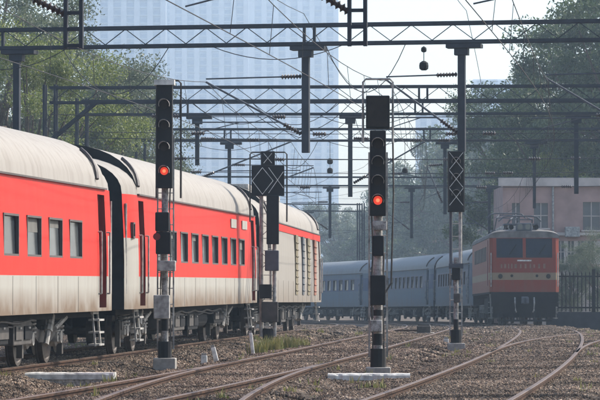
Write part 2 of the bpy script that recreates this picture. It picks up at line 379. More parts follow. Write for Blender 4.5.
def step_ladder(parent, x, y, z1=.9, n=3):
    mb = MB()
    for k in (-.27, .27): mb.bar((x-.03, y+k, z1), (x+.03, y+k, .27), .045, .03)
    mb.box((x-.03, y, z1-.03), (.045, .6, .05)); o = mb.build('step_ladder', LIGHTGREY, parent)
    for i in range(n):
        z = .30+i*.22; mb = MB(); mb.box((x, y, z), (.2, .52, .035)); mb.build('step', LIGHTGREY, o)
    return o
def coach(name, label, cat, Yc, off, L, ops_w, ops_d, livery, group, hw=1.62, zb=.90, zr=3.08, ze=1.52, crest=1.0, boards=(), lower_end=True, side_extra=None, door_mat=None, light_bogie=True, band=None):
    """livery: (upper, lower, roof) ; ops: (y0, y1, z0, z1) windows / doors on the +X side"""
    p = P(Yc, off); root = thing(name, label, cat, p, (-math.atan(dslope(Yc)), 0, head(Yc)), group)
    up, lo, rf = livery[:3]; h = L/2; tp = 1.05
    def wy(y): t = max(0, (abs(y)-(h-tp))/tp); return hw-.13*t*t
    mb = MB(); matfn = lambda u, v: (3 if band and band[0] < v < band[1] else (1 if (abs(u) > h-1.1 and v < 2.25 and not band) else (0 if v > ze else 1)))
    us = list(np.linspace(-h, -h+tp, 5))+list(np.linspace(-h+tp, h-tp, 14))+list(np.linspace(h-tp, h, 5)); vs = [zb, ze, 2.25, zr]+(list(band) if band else [])
    ops = [(*o, .05) for o in ops_w]+[(*o, .14) for o in ops_d]
    tum = lambda v: .05*max(0, (v-2.0))/1.1
    fnr = lambda u, v, d: (wy(u)-d-tum(v), u, v)
    grid_wall(mb, fnr, us, vs, ops, matfn, 4)
    for i in range(len(us)-1):   # far side
        for (v0, v1) in ((zb, ze), (ze, 2.25), (2.25, zr)):
            mb.quad([(-wy(us[i])+tum(v0), us[i], v0), (-wy(us[i])+tum(v1), us[i], v1), (-wy(us[i+1])+tum(v1), us[i+1], v1), (-wy(us[i+1])+tum(v0), us[i+1], v0)], matfn(0, (v0+v1)/2))
    mb.quad([(-hw+.02, -h, zb), (-hw+.02, h, zb), (hw-.13, h, zb), (hw-.13, -h, zb)], 1)
    # end walls below the roof, their shade put into the dark colour
    for s_ in (-1, 1):
        e_ = wy(h); mb.quad([(-e_, s_*h, zb), (e_, s_*h, zb), (e_-tum(zr), s_*h, zr), (-e_+tum(zr), s_*h, zr)], 5)
    body = mb.build('body', [up, lo, rf, DBLUE if band else up, livery[3] if len(livery) > 3 else MAROON, RUBBER_SHADE], root)
    # roof: full arch with lower ends
    mb = MB(); ring = []
    st = [(-h, .72), (-h+1.15, .78), (-h+1.15, 1.0), (-h+1.6, 1.0)] if lower_end else [(-h, .9), (-h+.5, 1.0)]
    sects = st+[(y, 1.0) for y in np.linspace(-h+2.5, h-2.5, 8)]+[(-a_, b_) for a_, b_ in reversed(st)]
    NR = 18
    for (y, k) in sects:
        e_ = wy(y)-tum(zr)
        mb.v += [(e_*math.copysign(abs(math.cos(t))**.92, math.cos(t)), y, zr+crest*k*math.sin(t)**.9) for t in np.linspace(0, math.pi, NR+1)]
    for j in range(len(sects)-1):
        step = abs(sects[j][0]-sects[j+1][0]) < 1e-6
        for k in range(NR):
            a_ = j*(NR+1)+k; mb.f.append((a_, a_+1, a_+NR+2, a_+NR+1)); mb.m.append(1 if step else 0)  # step and end faces dark: shade painted into the colour
    for j in (0, len(sects)-1): mb.f.append(tuple(j*(NR+1)+k for k in range(NR+1))); mb.m.append(1)
    roof = mb.build('roof', [rf, RUBBER_SHADE], root, smooth=True)
    em = roof.modifiers.new('split', 'EDGE_SPLIT'); em.split_angle = math.radians(40)
    mb = MB(); mb.box((hw-.03, 0, zr+.012), (.05, L-2.3, .03)); mb.build('roof_gutter', FRAME, root)
    wi = int(Yc)
    for (a0, a1, z0, z1) in ops_w:
        mb = MB(); mb.quad([(hw-.052-tum(v), u, v) for (u, v) in ((a0, z0), (a1, z0), (a1, z1), (a0, z1))])
        wdw = mb.build('window', GLASSES[wi % 4], root); wi += 1 + (wi*wi) % 3
        if wi % 5 in (1, 3) and a1-a0 > .8:
            mb = MB(); bh = (.25, .4, .55)[wi % 3]*(z1-z0); mb.quad([(hw-.049-tum(v), u, v) for (u, v) in ((a0+.04, z1-bh), (a1-.04, z1-bh), (a1-.04, z1-.04), (a0+.04, z1-.04))]); mb.build('blind', BLIND, wdw)
        mb = MB(); b_ = .035
        xo = hw-.02-tum((z0+z1)/2)
        mb.box((xo, a0+b_/2, (z0+z1)/2), (.05, b_, z1-z0)); mb.box((xo, a1-b_/2, (z0+z1)/2), (.05, b_, z1-z0)); mb.box((xo, (a0+a1)/2, z0+b_/2), (.05, a1-a0-2*b_, b_)); mb.box((xo, (a0+a1)/2, z1-b_/2), (.05, a1-a0-2*b_, b_))
        mb.build('window_frame', FRAME, wdw)
    for (a0, a1, z0, z1) in ops_d:
        mb = MB(); mb.box((hw-.165, (a0+a1)/2, (z0+z1)/2), (.05, a1-a0, z1-z0)); d = mb.build('door', door_mat or MAROON, root)
        mb = MB(); mb.box((hw-.135, (a0+a1)/2, z1-.62), (.012, (a1-a0)*.5, .62)); mb.build('door_window', GLASS, d)
        for k in (a0-.07, a1+.07):
            mb = MB(); mb.cyl((hw+.05, k, z0+.25), (hw+.05, k, z0+1.35), .018, 6); mb.cyl((hw-.03, k, z0+.25), (hw+.05, k, z0+.25), .015, 5); mb.cyl((hw-.03, k, z0+1.35), (hw+.05, k, z0+1.35), .015, 5); mb.build('handrail', LIGHTGREY, root)
        step_ladder(root, hw-.12, (a0+a1)/2, zb)
        # rain strip curving over the doorway on the roof
        mb = MB(); yy = (a0+a1)/2; pts = []
        for t in np.linspace(.12, .75, 7): pts.append(((hw-.05)*math.cos(t)**.92+.03, yy-.45+(t-.1)*.7, zr+crest*math.sin(t)**.9+.02))
        mb.tube(pts, .035, 5); mb.build('rain_strip', FRAME, root)
    for (a0, a1, z0, z1) in boards:
        mb = MB(); mb.box((hw+.012-tum(z0), (a0+a1)/2, (z0+z1)/2), (.02, a1-a0, z1-z0)); mb.build('board', CREAM, root)
    for s_ in (-1, 1):
        mb = MB()
        n_ = 5
        for k in range(n_):
            yy = s_*(h+.05+.09*k); wd = .78-.04*(k % 2)
            mb.box((0, yy, 2.2), (2*wd, .06, 2.2))
        mb.build('gangway_bellows', RUBBER_SHADE, root)
        mb = MB(); mb.box((0, s_*(h+.28), .95), (.35, .5, .3)); mb.cyl((0, s_*(h-.4), .95), (0, s_*(h+.2), .95), .1, 8); mb.build('coupler', BLACK, root)
        for q in (-1, 1): mb = MB(); mb.cyl((q*.85, s_*(h+.0), 1.03), (q*.85, s_*(h+.32), 1.03), .1, 10); mb.cyl((q*.85, s_*(h+.32), 1.03), (q*.85, s_*(h+.36), 1.03), .2, 12); mb.build('buffer', BLACK, root)
        bogie(root, s_*(h-4.3), light_bogie)
        
        for q in (-1, 1): mb = MB(); mb.tube([(q*.5, s_*(h+.02), .9), (q*.5, s_*(h+.15), .55), (q*.42, s_*(h+.35), .62)], .03, 5); mb.build('brake_hose', BLACK, root)
    if not band:
        for yy in np.arange(-h+2.3, h-2.2, 1.9):
            mb = MB(); mb.box((hw-.004, yy, (zb+ze)/2), (.016, .012, ze-zb-.02)); mb.build('panel_seam', FRAME, root)
    # underframe
    mb = MB(); mb.box((0, 0, zb-.06), (2.5, L-1.0, .11)); mb.box((0, 0, zb-.3), (1.1, L-7.5, .4)); mb.box((0, 0, .52), (.9, L-13.0, .5)); mb.build('underframe', BLACK, root)
    r_ = random.Random(int(Yc*10)); y = -h+6.9
    while y < h-7.6:
        ln = r_.uniform(.9, 2.1); z0 = r_.uniform(.28, .45)
        mt = r_.choice([BLACK, BLACK, BOGIE])
        for q in (-.95, .95):
            kind_ = r_.random() if q > 0 else 1.0
            if kind_ < .22:
                mb = MB(); mb.lathe((q+.1, y, .58), (0, 1, 0), [(0, .05), (.05, .17), (.12, .21), (ln-.12, .21), (ln-.05, .17), (ln, .05)], 14); mb.build('air_tank', mt, root)
                continue
            mb = MB(); mb.box((q, y+ln/2, (zb-.1+z0)/2), (.75, ln, zb-.12-z0)); eb = mb.build('equipment_box', mt, root, bevel=.02)
            if q > 0:
                nl = 2 if ln > 1.4 else 1
                for k in range(nl):
                    m2 = MB(); m2.box((q+.385, y+ln*(k+.5)/nl, (zb-.1+z0)/2), (.03, ln/nl-.16, zb-.3-z0)); m2.build('cover_plate', BLACK if k else BOGIE, eb)
                    m2 = MB(); m2.box((q+.41, y+ln*(k+.5)/nl, (zb-.1+z0)/2+.08), (.03, .12, .03)); m2.build('handle', LIGHTGREY, eb)
        y += ln+r_.uniform(.2, .7)
    for (px_, pz_, pr_) in ((1.36, .80, .022), (1.30, .74, .016)):
        mb = MB(); mb.tube([(px_, yy, pz_-.05*abs(math.sin(yy*1.3))) for yy in np.linspace(-h+6.6, h-6.6, 26)], pr_, 5); mb.build('pipe', BOGIE, root)
    if side_extra: side_extra(root, hw, h)
    return root

LC = 23.5
def red_openings(n=9):
    ow = []; h = LC/2
    span = (-h+3.35, h-3.35); p_ = (span[1]-span[0])/n
    for i in range(n): c = span[0]+(i+.5)*p_; ow.append((c-.60, c+.60, 1.82, 2.48))
    ow += [(-h+.42, -h+.68, 2.25, 2.55)]
    od = [(-h+1.25, -h+1.98, .96, 2.98), (h-1.98, h-1.25, .96, 2.98)]
    return ow, od
ow, od = red_openings()
def extra_white(root, hw, h):
    for s_ in (-1, 1):
        mb = MB(); mb.cyl((hw-.12, s_*(h-.12), 1.2), (hw-.12, s_*(h-.12), 2.9), .025, 6); mb.build('corner_handrail', LIGHTGREY, root)
S1 = 60.4-LC/2
Y1 = 62.7-LC/2; Y2 = 64.1+LC/2; Y3 = 89.0+LC/2
coach('railway_coach', 'nearest red and cream passenger coach, cut off by the left edge', 'coach', Y1, T1, LC, ow, od, (RED, CREAM, ROOF), 'red train coaches', side_extra=extra_white)
coach('railway_coach', 'second red and cream coach, behind the two left signals, two cream boards under its roof', 'coach', Y2, T1, LC, ow, od, (RED, CREAM, ROOF), 'red train coaches', side_extra=extra_white, boards=[(5.2, 6.3, 2.72, 2.93), (7.6, 8.7, 2.72, 2.93)])
def power_extra(root, hw, h):
    r_ = random.Random(5)
    mb = MB(); mb.box((hw-.035, 0, 2.97), (.03, LC-2.4, .19)); mb.build('red_stripe', RED, root)
    for (y, wd, mt) in ((-.6, .9, OLIVE), (2.2, .7, STEEL), (4.6, 1.0, OLIVE), (7.6, .9, RUST)):
        mb = MB(); mb.box((hw+.005, y, 2.0), (.04, wd, 1.75)); f_ = mb.build('louvre_panel', mt, root)
        for k in range(8):
            m2 = MB(); m2.box((hw+.025, y, 1.25+k*.2), (.05, wd*.9, .03), rot=Matrix.Rotation(.6, 3, 'Y')); m2.build('louvre', mt, f_)
    for y in (-5, 0, 5):
        mb = MB(); mb.box((.0, y, 4.12), (1.3, 1.6, .18)); mb.build('roof_vent', LIGHTGREY, root, bevel=.03)
pw = [(-10.9, -10.4, 2.2, 2.6)]
coach('power_car', 'cream and grey generator coach with red stripe at the far end of the red train', 'coach', Y3, T1, LC, pw, [(-LC/2+1.25, -LC/2+1.98, .96, 2.98), (LC/2-1.98, LC/2-1.25, .96, 2.98)], (PCREAM, PCREAM, ROOF, PCREAM), 'red train coaches', side_extra=power_extra)

# blue coaches behind the locomotive
LB = 21.8
bw = []
for i in range(11):
    c = -LB/2+2.7+(i+.5)*(LB-5.4)/11; bw.append((c-.42, c+.42, 1.95, 2.65))
bd = [(-LB/2+.9, -LB/2+1.6, 1.0, 2.95), (LB/2-1.6, LB/2-.9, 1.0, 2.95)]
LLOCO = 18.8; YL = 149.0
yb = YL+LLOCO+.9
names = ['pale blue coach coupled right behind the red locomotive', 'second pale blue coach behind the locomotive, left of the crossed-out signal', 'third pale blue coach, right of the red signal lamp post', 'fourth pale blue coach, behind the right red signal post', 'farthest pale blue coach in view, beside the end of the red train', 'hazy pale blue coach hidden mostly behind the red train end']
for i in range(5):
    # coaches are seen on their left (inner) side, which faces the camera because the train curves away
    c_ = coach('railway_coach', names[i], 'coach', yb+LB/2, T3, LB, [(a, b, c, d) for a, b, c, d in bw], bd, (BLUE, BLUE, GROOF, BLUE), 'blue train coaches', hw=1.60, zr=3.02, ze=1.9, crest=.92, lower_end=False, door_mat=DBLUE, light_bogie=False, band=(1.90, 2.72))
    c_.rotation_euler = (-c_.rotation_euler[0], 0, c_.rotation_euler[2]+math.pi)     # windowed side turned to the inside of the curve
    yb += (LB+.75)*math.cos(math.atan(sl(yb+11)))

# ------------------------------------------------------------------ locomotive
def loco():
    y0 = YL; Yc = YL+LLOCO/2
    root = thing('locomotive', 'dark red electric locomotive with cream band facing the camera at right', 'locomotive', P(Yc, T3), (-math.atan(dslope(Yc)), 0, head(Yc)))
    h = LLOCO/2; hw = 1.52; zb, zr = 1.30, 3.62
    # body: flat front, slightly chamfered corners, windscreen openings
    mb = MB(); levels = [(zb, 1), (1.62, 1), (1.88, 0), (2.18, 2), (zr, 0)]
    ch = .14
    mf = lambda v: 1 if v < 1.38 else (0 if v < 1.88 else (2 if v < 2.18 else 0))
    vs = [zb, 1.38, 1.88, 2.18, 2.92, 3.55, zr]
    lean = lambda v: .16*max(0, v-2.9)
    for s_ in (-1, 1):
        for j in range(len(vs)-1):
            v0, v1 = vs[j], vs[j+1]; m_ = mf((v0+v1)/2)
            mb.quad([(s_*hw, -h+ch+lean(v0), v0), (s_*hw, h-ch-lean(v0), v0), (s_*hw, h-ch-lean(v1), v1), (s_*hw, -h+ch+lean(v1), v1)], m_)
            for e_ in (-1, 1):
                mb.quad([(s_*hw, e_*(h-ch-lean(v0)), v0), (s_*(hw-ch), e_*(h-lean(v0)), v0), (s_*(hw-ch), e_*(h-lean(v1)), v1), (s_*hw, e_*(h-ch-lean(v1)), v1)], m_)
    ops = [(-1.22, -.07, 2.80, 3.60, .06), (.07, 1.22, 2.80, 3.60, .06)]
    for e_ in (-1, 1):
        grid_wall(mb, lambda u, v, d: (u, e_*(h-lean(v)-d), v), [-hw+ch, hw-ch], vs, ops if e_ < 0 else [], lambda u, v: mf(v), 3)
    mb.quad([(-hw, -h+ch, zb), (hw, -h+ch, zb), (hw, h-ch, zb), (-hw, h-ch, zb)], 1)
    body = mb.build('body', [LRED, BLACK, LCREAM, FRAME], root)
    mb = MB(); sects = [(-h+lean(zr), .8), (-h+.5, 1), (h-.5, 1), (h-lean(zr), .8)]; NR = 12
    for (y, k) in sects: mb.v += [((hw+.03)*math.copysign(abs(math.cos(t))**.55, math.cos(t)), y, zr+.36*k*math.sin(t)**.7) for t in np.linspace(0, math.pi, NR+1)]
    for j in range(3):
        for k in range(NR): a_ = j*(NR+1)+k; mb.f.append((a_, a_+1, a_+NR+2, a_+NR+1)); mb.m.append(0)
    for j in (0, 3): mb.f.append(tuple(j*(NR+1)+k for k in range(NR+1))); mb.m.append(0)
    mb.build('roof', LROOF, root, smooth=False)
    for s_ in (-1, 1):
        mb = MB(); c = s_*.645
        mb.quad([(c-.59, -h+.055+lean(2.79), 2.79), (c+.59, -h+.055+lean(2.79), 2.79), (c+.59, -h+.055+lean(2.92), 2.92), (c+.59, -h+.055+lean(3.61), 3.61), (c-.59, -h+.055+lean(3.61), 3.61), (c-.59, -h+.055+lean(2.92), 2.92)]); wd = mb.build('windscreen', LGLASS, root)
        mb = MB(); mb.bar((c, -h+.02, 2.93), (c+.3, -h+.09, 3.35), .03); mb.build('wiper', BLACK, wd)
        mb = MB(); mb.cyl((s_*1.05, -h-.04, 2.03), (s_*1.05, -h+.02, 2.03), .10, 12); mb.build('marker_lamp', LENSOFF, root)
        mb = MB(); mb.cyl((s_*.55, -h-.03, 2.05), (s_*.55, -h+.02, 2.05), .06, 10); mb.build('tail_lamp', LENSOFF, root)
        mb = MB(); mb.cyl((s_*.98, -h-.12, 1.10), (s_*.98, -h+.2, 1.10), .13, 12); mb.cyl((s_*.98, -h-.36, 1.10), (s_*.98, -h-.12, 1.10), .10, 12); mb.cyl((s_*.98, -h-.42, 1.10), (s_*.98, -h-.36, 1.10), .24, 16); mb.build('buffer', BLACK, root)
        mb = MB(); mb.cyl((s_*(hw-.06), -h-.02, 1.6), (s_*(hw-.06), -h-.02, 3.0), .022, 6); mb.build('handrail', LIGHTGREY, root)
        mb = MB(); mb.cyl((s_*.55, -h+.75, zr+.45), (s_*.55, -h+.35, zr+.45), .05, 8, r1=.11); mb.cyl((s_*.55, -h+.8, zr+.3), (s_*.55, -h+.8, zr+.5), .03, 6); mb.build('horn', BLACK, root)
        # jumper hoses beside the coupler
        mb = MB(); mb.tube([(s_*.42, -h-.02, 1.15), (s_*.42, -h-.2, .9), (s_*.40, -h-.22, .62), (s_*.36, -h-.12, .55)], .035, 6); mb.build('brake_hose', LIGHTGREY, root)
    mb = MB(); mb.box((0, -h-.02, 2.68), (.62, .03, .06)); mb.build('number_board', WHITEP, root)
    r_ = random.Random(3); x = -1.0
    while x < 1.0:                      # faded lettering strip, too small to read
        wdt = r_.uniform(.05, .11); mb = MB(); mb.box((x, -h-.008, 2.45), (wdt, .012, r_.uniform(.14, .2))); mb.build('letter_stroke', LLET, root); x += wdt+r_.uniform(.06, .16)
    mb = MB(); mb.box((0, -h+.32, zr+.45), (.7, .35, .34)); hl = mb.build('headlight_box', STEEL, root, bevel=.04)
    for s_ in (-1, 1):
        mb = MB(); mb.cyl((s_*.17, -h+.13, zr+.46), (s_*.17, -h+.16, zr+.46), .12, 14); mb.build('headlight', GLASS, hl)
    mb = MB(); mb.box((0, -h+.06, 1.07), (2.9, .16, .58)); mb.box((0, -h+.14, .60), (2.75, .2, .55)); mb.build('buffer_beam', BLACK, root)
    mb = MB(); mb.box((0, -h-.18, 1.03), (.3, .5, .32)); mb.box((.1, -h-.45, 1.03), (.14, .12, .26)); mb.box((-.1, -h-.42, 1.03), (.12, .10, .26)); mb.build('coupler', STEEL, root, bevel=.03)
    cg = MB(); cg.box((0, -h-.05, .50), (2.5, .06, .1)); cg.box((0, -h-.16, .20), (2.4, .06, .08)); g = cg.build('cattle_guard', BLACK, root)
    for x in np.arange(-1.15, 1.2, .23): m2 = MB(); m2.bar((x, -h-.05, .5), (x, -h-.16, .18), .05); m2.build('guard_bar', BLACK, g)
    for s_ in (-1, 1): step_ladder(root, s_*(hw-.1), -h+1.2, 1.3, 4)
    # three-axle bogies
    for by in (-5.7, 5.7):
        mb = MB()
        for s_ in (-1, 1): mb.box((s_*1.08, by, .72), (.16, 5.0, .34)); mb.box((s_*1.12, by, .40), (.1, 4.2, .10))
        mb.box((0, by, .8), (2.1, 1.2, .3)); b = mb.build('bogie', BLACK, root, bevel=.02)
        for wy in (-1.9, .1, 1.9):
            for s_ in (-1, 1):
                o = place('wheel', WHEELM, b, (s_*.80, by+wy, .4585)); o.rotation_euler = (0, 0, 0 if s_ > 0 else math.pi)
                m2 = MB(); m2.box((s_*1.16, by+wy, .48), (.16, .42, .4)); m2.build('axle_box', BOGIE, b)
                for k in (-.36, .36): place('spring', SPRINGM, b, (s_*1.14, by+wy+k, .5))
    mb = MB(); mb.box((0, 0, .8), (2.5, 4.2, .7)); mb.build('transformer_tank', BLACK, root, bevel=.05)
    # side grilles on the body
    for s_ in (-1, 1):
        for y in np.arange(-5.5, 6, 1.6):
            mb = MB(); mb.box((s_*(hw+.012), y, 3.0), (.03, 1.1, .6)); mb.build('grille', FRAME, root)
        mb = MB(); mb.box((s_*(hw+.01), -h+1.9, 2.6), (.03, .65, 1.9)); mb.build('cab_door', MAROON, root)
    # roof gear: lowered pantograph in front, raised one behind
    def panto(y, raised):
        mb = MB(); mb.box((0, y, zr+.62), (1.5, 1.7, .06))
        p_ = mb.build('pantograph', STEEL, root)
        for sx in (-.65, .65):
            for sy in (-.75, .75):
                m2 = MB(); m2.lathe((sx, y+sy, zr+.22), (0, 0, 1), [(0, .05), (.04, .10), (.08, .05), (.13, .10), (.17, .05), (.22, .10), (.26, .05), (.37, .05)], 10); m2.build('insulator', INS, p_)
        z0 = zr+.65; m2 = MB()
        if raised:
            zk, zt = z0+.55, 5.06
            for sx in (-.55, .55):
                m2.bar((sx, y+.7, z0), (sx*.9, y-.75, zk), .05); m2.bar((sx*.9, y-.75, zk), (sx*.6, y+.15, zt-.08), .04)
            m2.bar((-.5, y-.75, zk), (.5, y-.75, zk), .04); m2.bar((-.33, y+.15, zt-.08), (.33, y+.15, zt-.08), .04); yt, zt2 = y+.15, zt
        else:
            for sx in (-.55, .55):
                m2.bar((sx, y+.7, z0), (sx*.9, y-.75, z0+.16), .05); m2.bar((sx*.9, y-.75, z0+.16), (sx*.6, y+.3, z0+.28), .04)
            m2.bar((-.5, y-.75, z0+.16), (.5, y-.75, z0+.16), .04); yt, zt2 = y+.3, z0+.34
        m2.build('arm', STEEL, p_)
        m2 = MB()
        for k in (-.2, .2):
            m2.tube([(-.95, yt+k, zt2-.22), (-.75, yt+k, zt2-.04), (-.5, yt+k, zt2), (.5, yt+k, zt2), (.75, yt+k, zt2-.04), (.95, yt+k, zt2-.22)], .025, 5)
        m2.build('collector_head', STEEL, p_)
    panto(-h+3.2, False); panto(h-3.2, True); root.scale = (1, 1, 1.06)
    for y in (-2.5, 0, 2.6):
        mb = MB(); mb.box((0, y, zr+.5), (1.3, 1.1, .34)); mb.build('roof_hatch', LIGHTGREY, root, bevel=.04)
loco()

# ------------------------------------------------------------------ signals
def hood(mb, x, y, z, r=.10, ln=.26):
    n = 9
    for k in range(n):
        t0 = math.radians(-20)+math.radians(220)*k/n; t1 = math.radians(-20)+math.radians(220)*(k+1)/n
        f0 = ln*(.45+.55*max(0, math.sin(t0))); f1 = ln*(.45+.55*max(0, math.sin(t1)))
        p0 = (x+r*math.cos(t0), y, z+r*math.sin(t0)); p1 = (x+r*math.cos(t1), y, z+r*math.sin(t1))
        mb.quad([p0, p1, (p1[0], y-f1, p1[2]), (p0[0], y-f0, p0[2])])
def head_unit(root, x, z0, z1, wd, lamps, lit=None, cap=None, dy=-.12):
    mb = MB(); mb.box((x, dy, (z0+z1)/2), (wd, .22, z1-z0)); hd = mb.build('signal_head', SIGBLACK, root, bevel=.015)
    for i, z in enumerate(lamps):
        mb = MB(); mb.cyl((x, dy-.135, z), (x, dy-.112, z), .075, 16); mb.build('lens', REDLIT if i == lit else LENSOFF, hd)
        if i == lit:
            mb = MB(); mb.cyl((x, dy-.139, z), (x, dy-.136, z), .032, 12); mb.build('lamp_core', REDCORE, hd)
        mb = MB(); hood(mb, x, dy-.112, z, .105); ho = mb.build('hood', LIGHTGREY, hd)  # pale hoods: the sunlit tops are put into their colour
        sm_ = ho.modifiers.new('thick', 'SOLIDIFY'); sm_.thickness = .006
    if cap:
        mb = MB(); mb.box((x, dy, z1+.05), (wd+.08, .30, .10)); mb.build('top_cap', cap, hd)
    return hd
def ladder(root, x, y, z0, z1, wd=.30):
    mb = MB()
    for s_ in (-1, 1): mb.bar((x+s_*wd/2, y, z0), (x+s_*wd/2, y, z1), .03, .012)
    o = mb.build('ladder', LIGHTGREY, root)
    m2 = MB(); m2.cyl((-wd/2, 0, 0), (wd/2, 0, 0), .010, 5); me = m2.mesh('rung', LIGHTGREY)
    z = z0+.25
    while z < z1-.1: place('rung', me, o, (x, y, z)); z += .3
def banded_mast(root, z0, z1, r=.07, bands=()):
    mb = MB(); mb.cyl((0, 0, z0), (0, 0, z1), r, 14); o = mb.build('mast', MOTTLE, root)
    for (a0, a1, mt) in bands:
        m2 = MB(); m2.cyl((0, 0, a0), (0, 0, a1), r+.004, 14); m2.build('band', mt, o)
def foundation(root, s=.42, hgt=.45):
    mb = MB(); mb.box((0, 0, -.235), (s, s, hgt)); mb.build('foundation', CONC, root, bevel=.02)
    mb = MB(); mb.cyl((0, 0, -.02), (0, 0, .30), .13, 12); mb.build('mast_base', SIGBLACK, root)
def hoop(root, x0, x1, z0, z1, y=.05, mat_=None):
    mb = MB()
    pts = [(x0, y, z0), (x0, y, z1-.05), (x0+.05, y, z1), (x1-.05, y, z1), (x1, y, z1-.05), (x1, y, z0)]
    mb.tube(pts, .02, 6); mb.build('guard_hoop', mat_ or LIGHTGREY, root)
def conduit(root, x, z0, z1, y=.09):
    mb = MB(); mb.tube([(x+.012*math.sin(z*4), y, z) for z in np.linspace(z0, z1, 14)], .016, 5); mb.build('conduit', BOGIE, root)
def sig_root(label, px, Y, off):
    X = (px-300)/FPX*Y
    return thing('railway_signal', label, 'signal', (X, Y, -drop(Y)), (0, 0, head(Y)*.3), 'colour light signals')
# left signal with a red lamp
r = sig_root('tall red-lit signal with pale top cap standing before the second red coach', 165, 64.0, 2.3)
foundation(r); banded_mast(r, -.02, 3.3, .065, [(.5, .75, SIGBLACK)])
head_unit(r, 0, 3.18, 5.12, .30, [4.75, 4.36, 3.95, 3.5], 3, WCONC)
ladder(r, .0, .16, .15, 4.2); conduit(r, .09, -.1, 3.3); conduit(r, -.08, -.1, 2.6)
hoop(r, -.17, .29, 3.0, 5.22, .12, BOGIE)
for (x, z, wd, hh, mt) in ((-.04, 2.55, .26, .36, SIGBLACK), (-.02, 2.15, .28, .42, SIGBLACK), (.04, 1.72, .34, .2, LIGHTGREY), (-.05, .95, .3, .45, LIGHTGREY)):
    mb = MB(); mb.box((x, -.14, z), (wd, .18, hh)); mb.build('junction_box', mt, r, bevel=.02)
mb = MB(); mb.cyl((-.14, -.24, 2.27), (-.14, -.22, 2.27), .07, 12); mb.build('calling_on_lens', MAROON, r)
# right signal with a red lamp and a route indicator
r = sig_root('red-lit signal with hooped route indicator box on top, right of the middle track', 378, 57.0, 7)
foundation(r); banded_mast(r, -.02, 2.6, .075, [(.36, .55, SIGBLACK), (.85, .95, SIGBLACK)])
head_unit(r, 0, 2.52, 3.95, .27, [3.72, 3.42, 3.10, 2.78], 3)
mb = MB(); mb.box((0, -.1, 4.26), (.40, .28, .55)); ri = mb.build('route_indicator', SIGBLACK, r, bevel=.02)
mb = MB(); mb.box((0, -.25, 4.26), (.34, .012, .48)); mb.build('indicator_face', LENSOFF, ri)
hoop(r, -.25, .25, 3.75, 4.82, -.05, LIGHTGREY)
mb = MB(); mb.tube([(.25, -.02, 3.75), (.26, 0, 2.9), (.22, .02, 1.4), (.1, .0, 1.2)], .016, 5); mb.build('cable', BOGIE, r)
ladder(r, .0, .17, .15, 3.6); conduit(r, -.10, -.1, 2.6); conduit(r, .085, -.1, 1.9)
for (x, z, wd, hh, mt) in ((0, 2.02, .20, .34, SIGBLACK), (.03, 2.36, .24, .16, MOTTLE), (0, 1.28, .26, .5, SIGBLACK), (-.03, .68, .2, .2, MOTTLE)):
    mb = MB(); mb.box((x, -.13, z), (wd, .14, hh)); mb.build('junction_box', mt, r, bevel=.02)
# diamond marked signal
r = sig_root('signal with square black board marked by white diamond lines, at the second coach end', 268, 83.0, 2.3)
foundation(r)
for x in (-.16, .16):
    mb = MB(); mb.cyl((x, 0, .1), (x, 0, 3.6), .05, 10); mb.build('mast', LIGHTGREY, r)
mb = MB(); mb.box((0, -.08, 3.90), (.80, .16, .74)); bd_ = mb.build('indicator_board', SIGBLACK, r, bevel=.01)
for (p0, p1) in (((-.38, 3.9), (-.13, 4.22)), ((-.13, 4.22), (.13, 3.9)), ((.13, 3.9), (-.13, 3.57)), ((-.13, 3.57), (-.38, 3.9)), ((.02, 4.22), (.38, 3.72)), ((.02, 3.6), (.38, 4.12))):
    m2 = MB(); m2.bar((p0[0], -.175, p0[1]), (p1[0], -.175, p1[1]), .028, .012); m2.build('white_line', WHITEP, bd_)
mb = MB(); mb.box((0, -.06, 4.45), (.34, .2, .34)); sb = mb.build('top_box', SIGBLACK, r, bevel=.01)
for k in (-1, 1): m2 = MB(); m2.bar((-.1*k, -.17, 4.33), (.1*k, -.17, 4.57), .02, .012); m2.build('white_line', WHITEP, sb)
hoop(r, -.44, .46, 2.9, 4.60, .02, BOGIE)
mb = MB(); mb.box((.12, -.12, 2.95), (.30, .2, 1.2)); mb.build('signal_head', SIGBLACK, r, bevel=.015)
for (x, z, wd, hh, mt) in ((.1, 1.95, .34, .5, STEEL), (-.05, 1.2, .3, .35, SIGBLACK), (.05, .7, .4, .5, BOGIE)):
    mb = MB(); mb.box((x, -.14, z), (wd, .18, hh)); mb.build('junction_box', mt, r, bevel=.02)
ladder(r, 0, .2, .15, 3.9, .34)
for i in range(7):
    m2 = MB(); m2.bar((-.16, -.05, .55+i*.4), (.16, -.05, .55+i*.4+.3*(1 if i % 2 else -1)), .03, .015); m2.build('lacing_bar', LIGHTGREY, r)
# crossed out signal
r = sig_root('signal head crossed out with white battens, just left of the red locomotive', 456, 80.0, 7)
foundation(r); banded_mast(r, -.02, 2.0, .055, [(.3, .55, SIGBLACK)])
hd = head_unit(r, 0, 3.07, 4.50, .40, [4.25, 3.87, 3.49], None)
for i in range(3):
    zc = 4.26-.42*i
    for k in (-1, 1):
        m2 = MB(); m2.bar((-.16*k, -.42-.015*k, zc-.2), (.16*k, -.42-.015*k, zc+.2), .028, .012); m2.build('white_batten', WHITEP, hd)
m2 = MB()
for x in (-.18, .18): m2.bar((x, -.40, 3.1), (x, -.40, 4.48), .02); m2.bar((x, -.4, 3.15), (x, -.2, 3.15), .02); m2.bar((x, -.4, 4.43), (x, -.2, 4.43), .02)
m2.build('batten_frame', BOGIE, hd)
for x in (-.12, .10):
    mb = MB(); mb.cyl((x, 0, 1.75), (x, 0, 3.2), .038, 8); mb.build('mast', LIGHTGREY if x > 0 else STEEL, r)
mb = MB(); mb.box((0, 0, 1.8), (.34, .14, .12)); mb.build('clamp', STEEL, r)
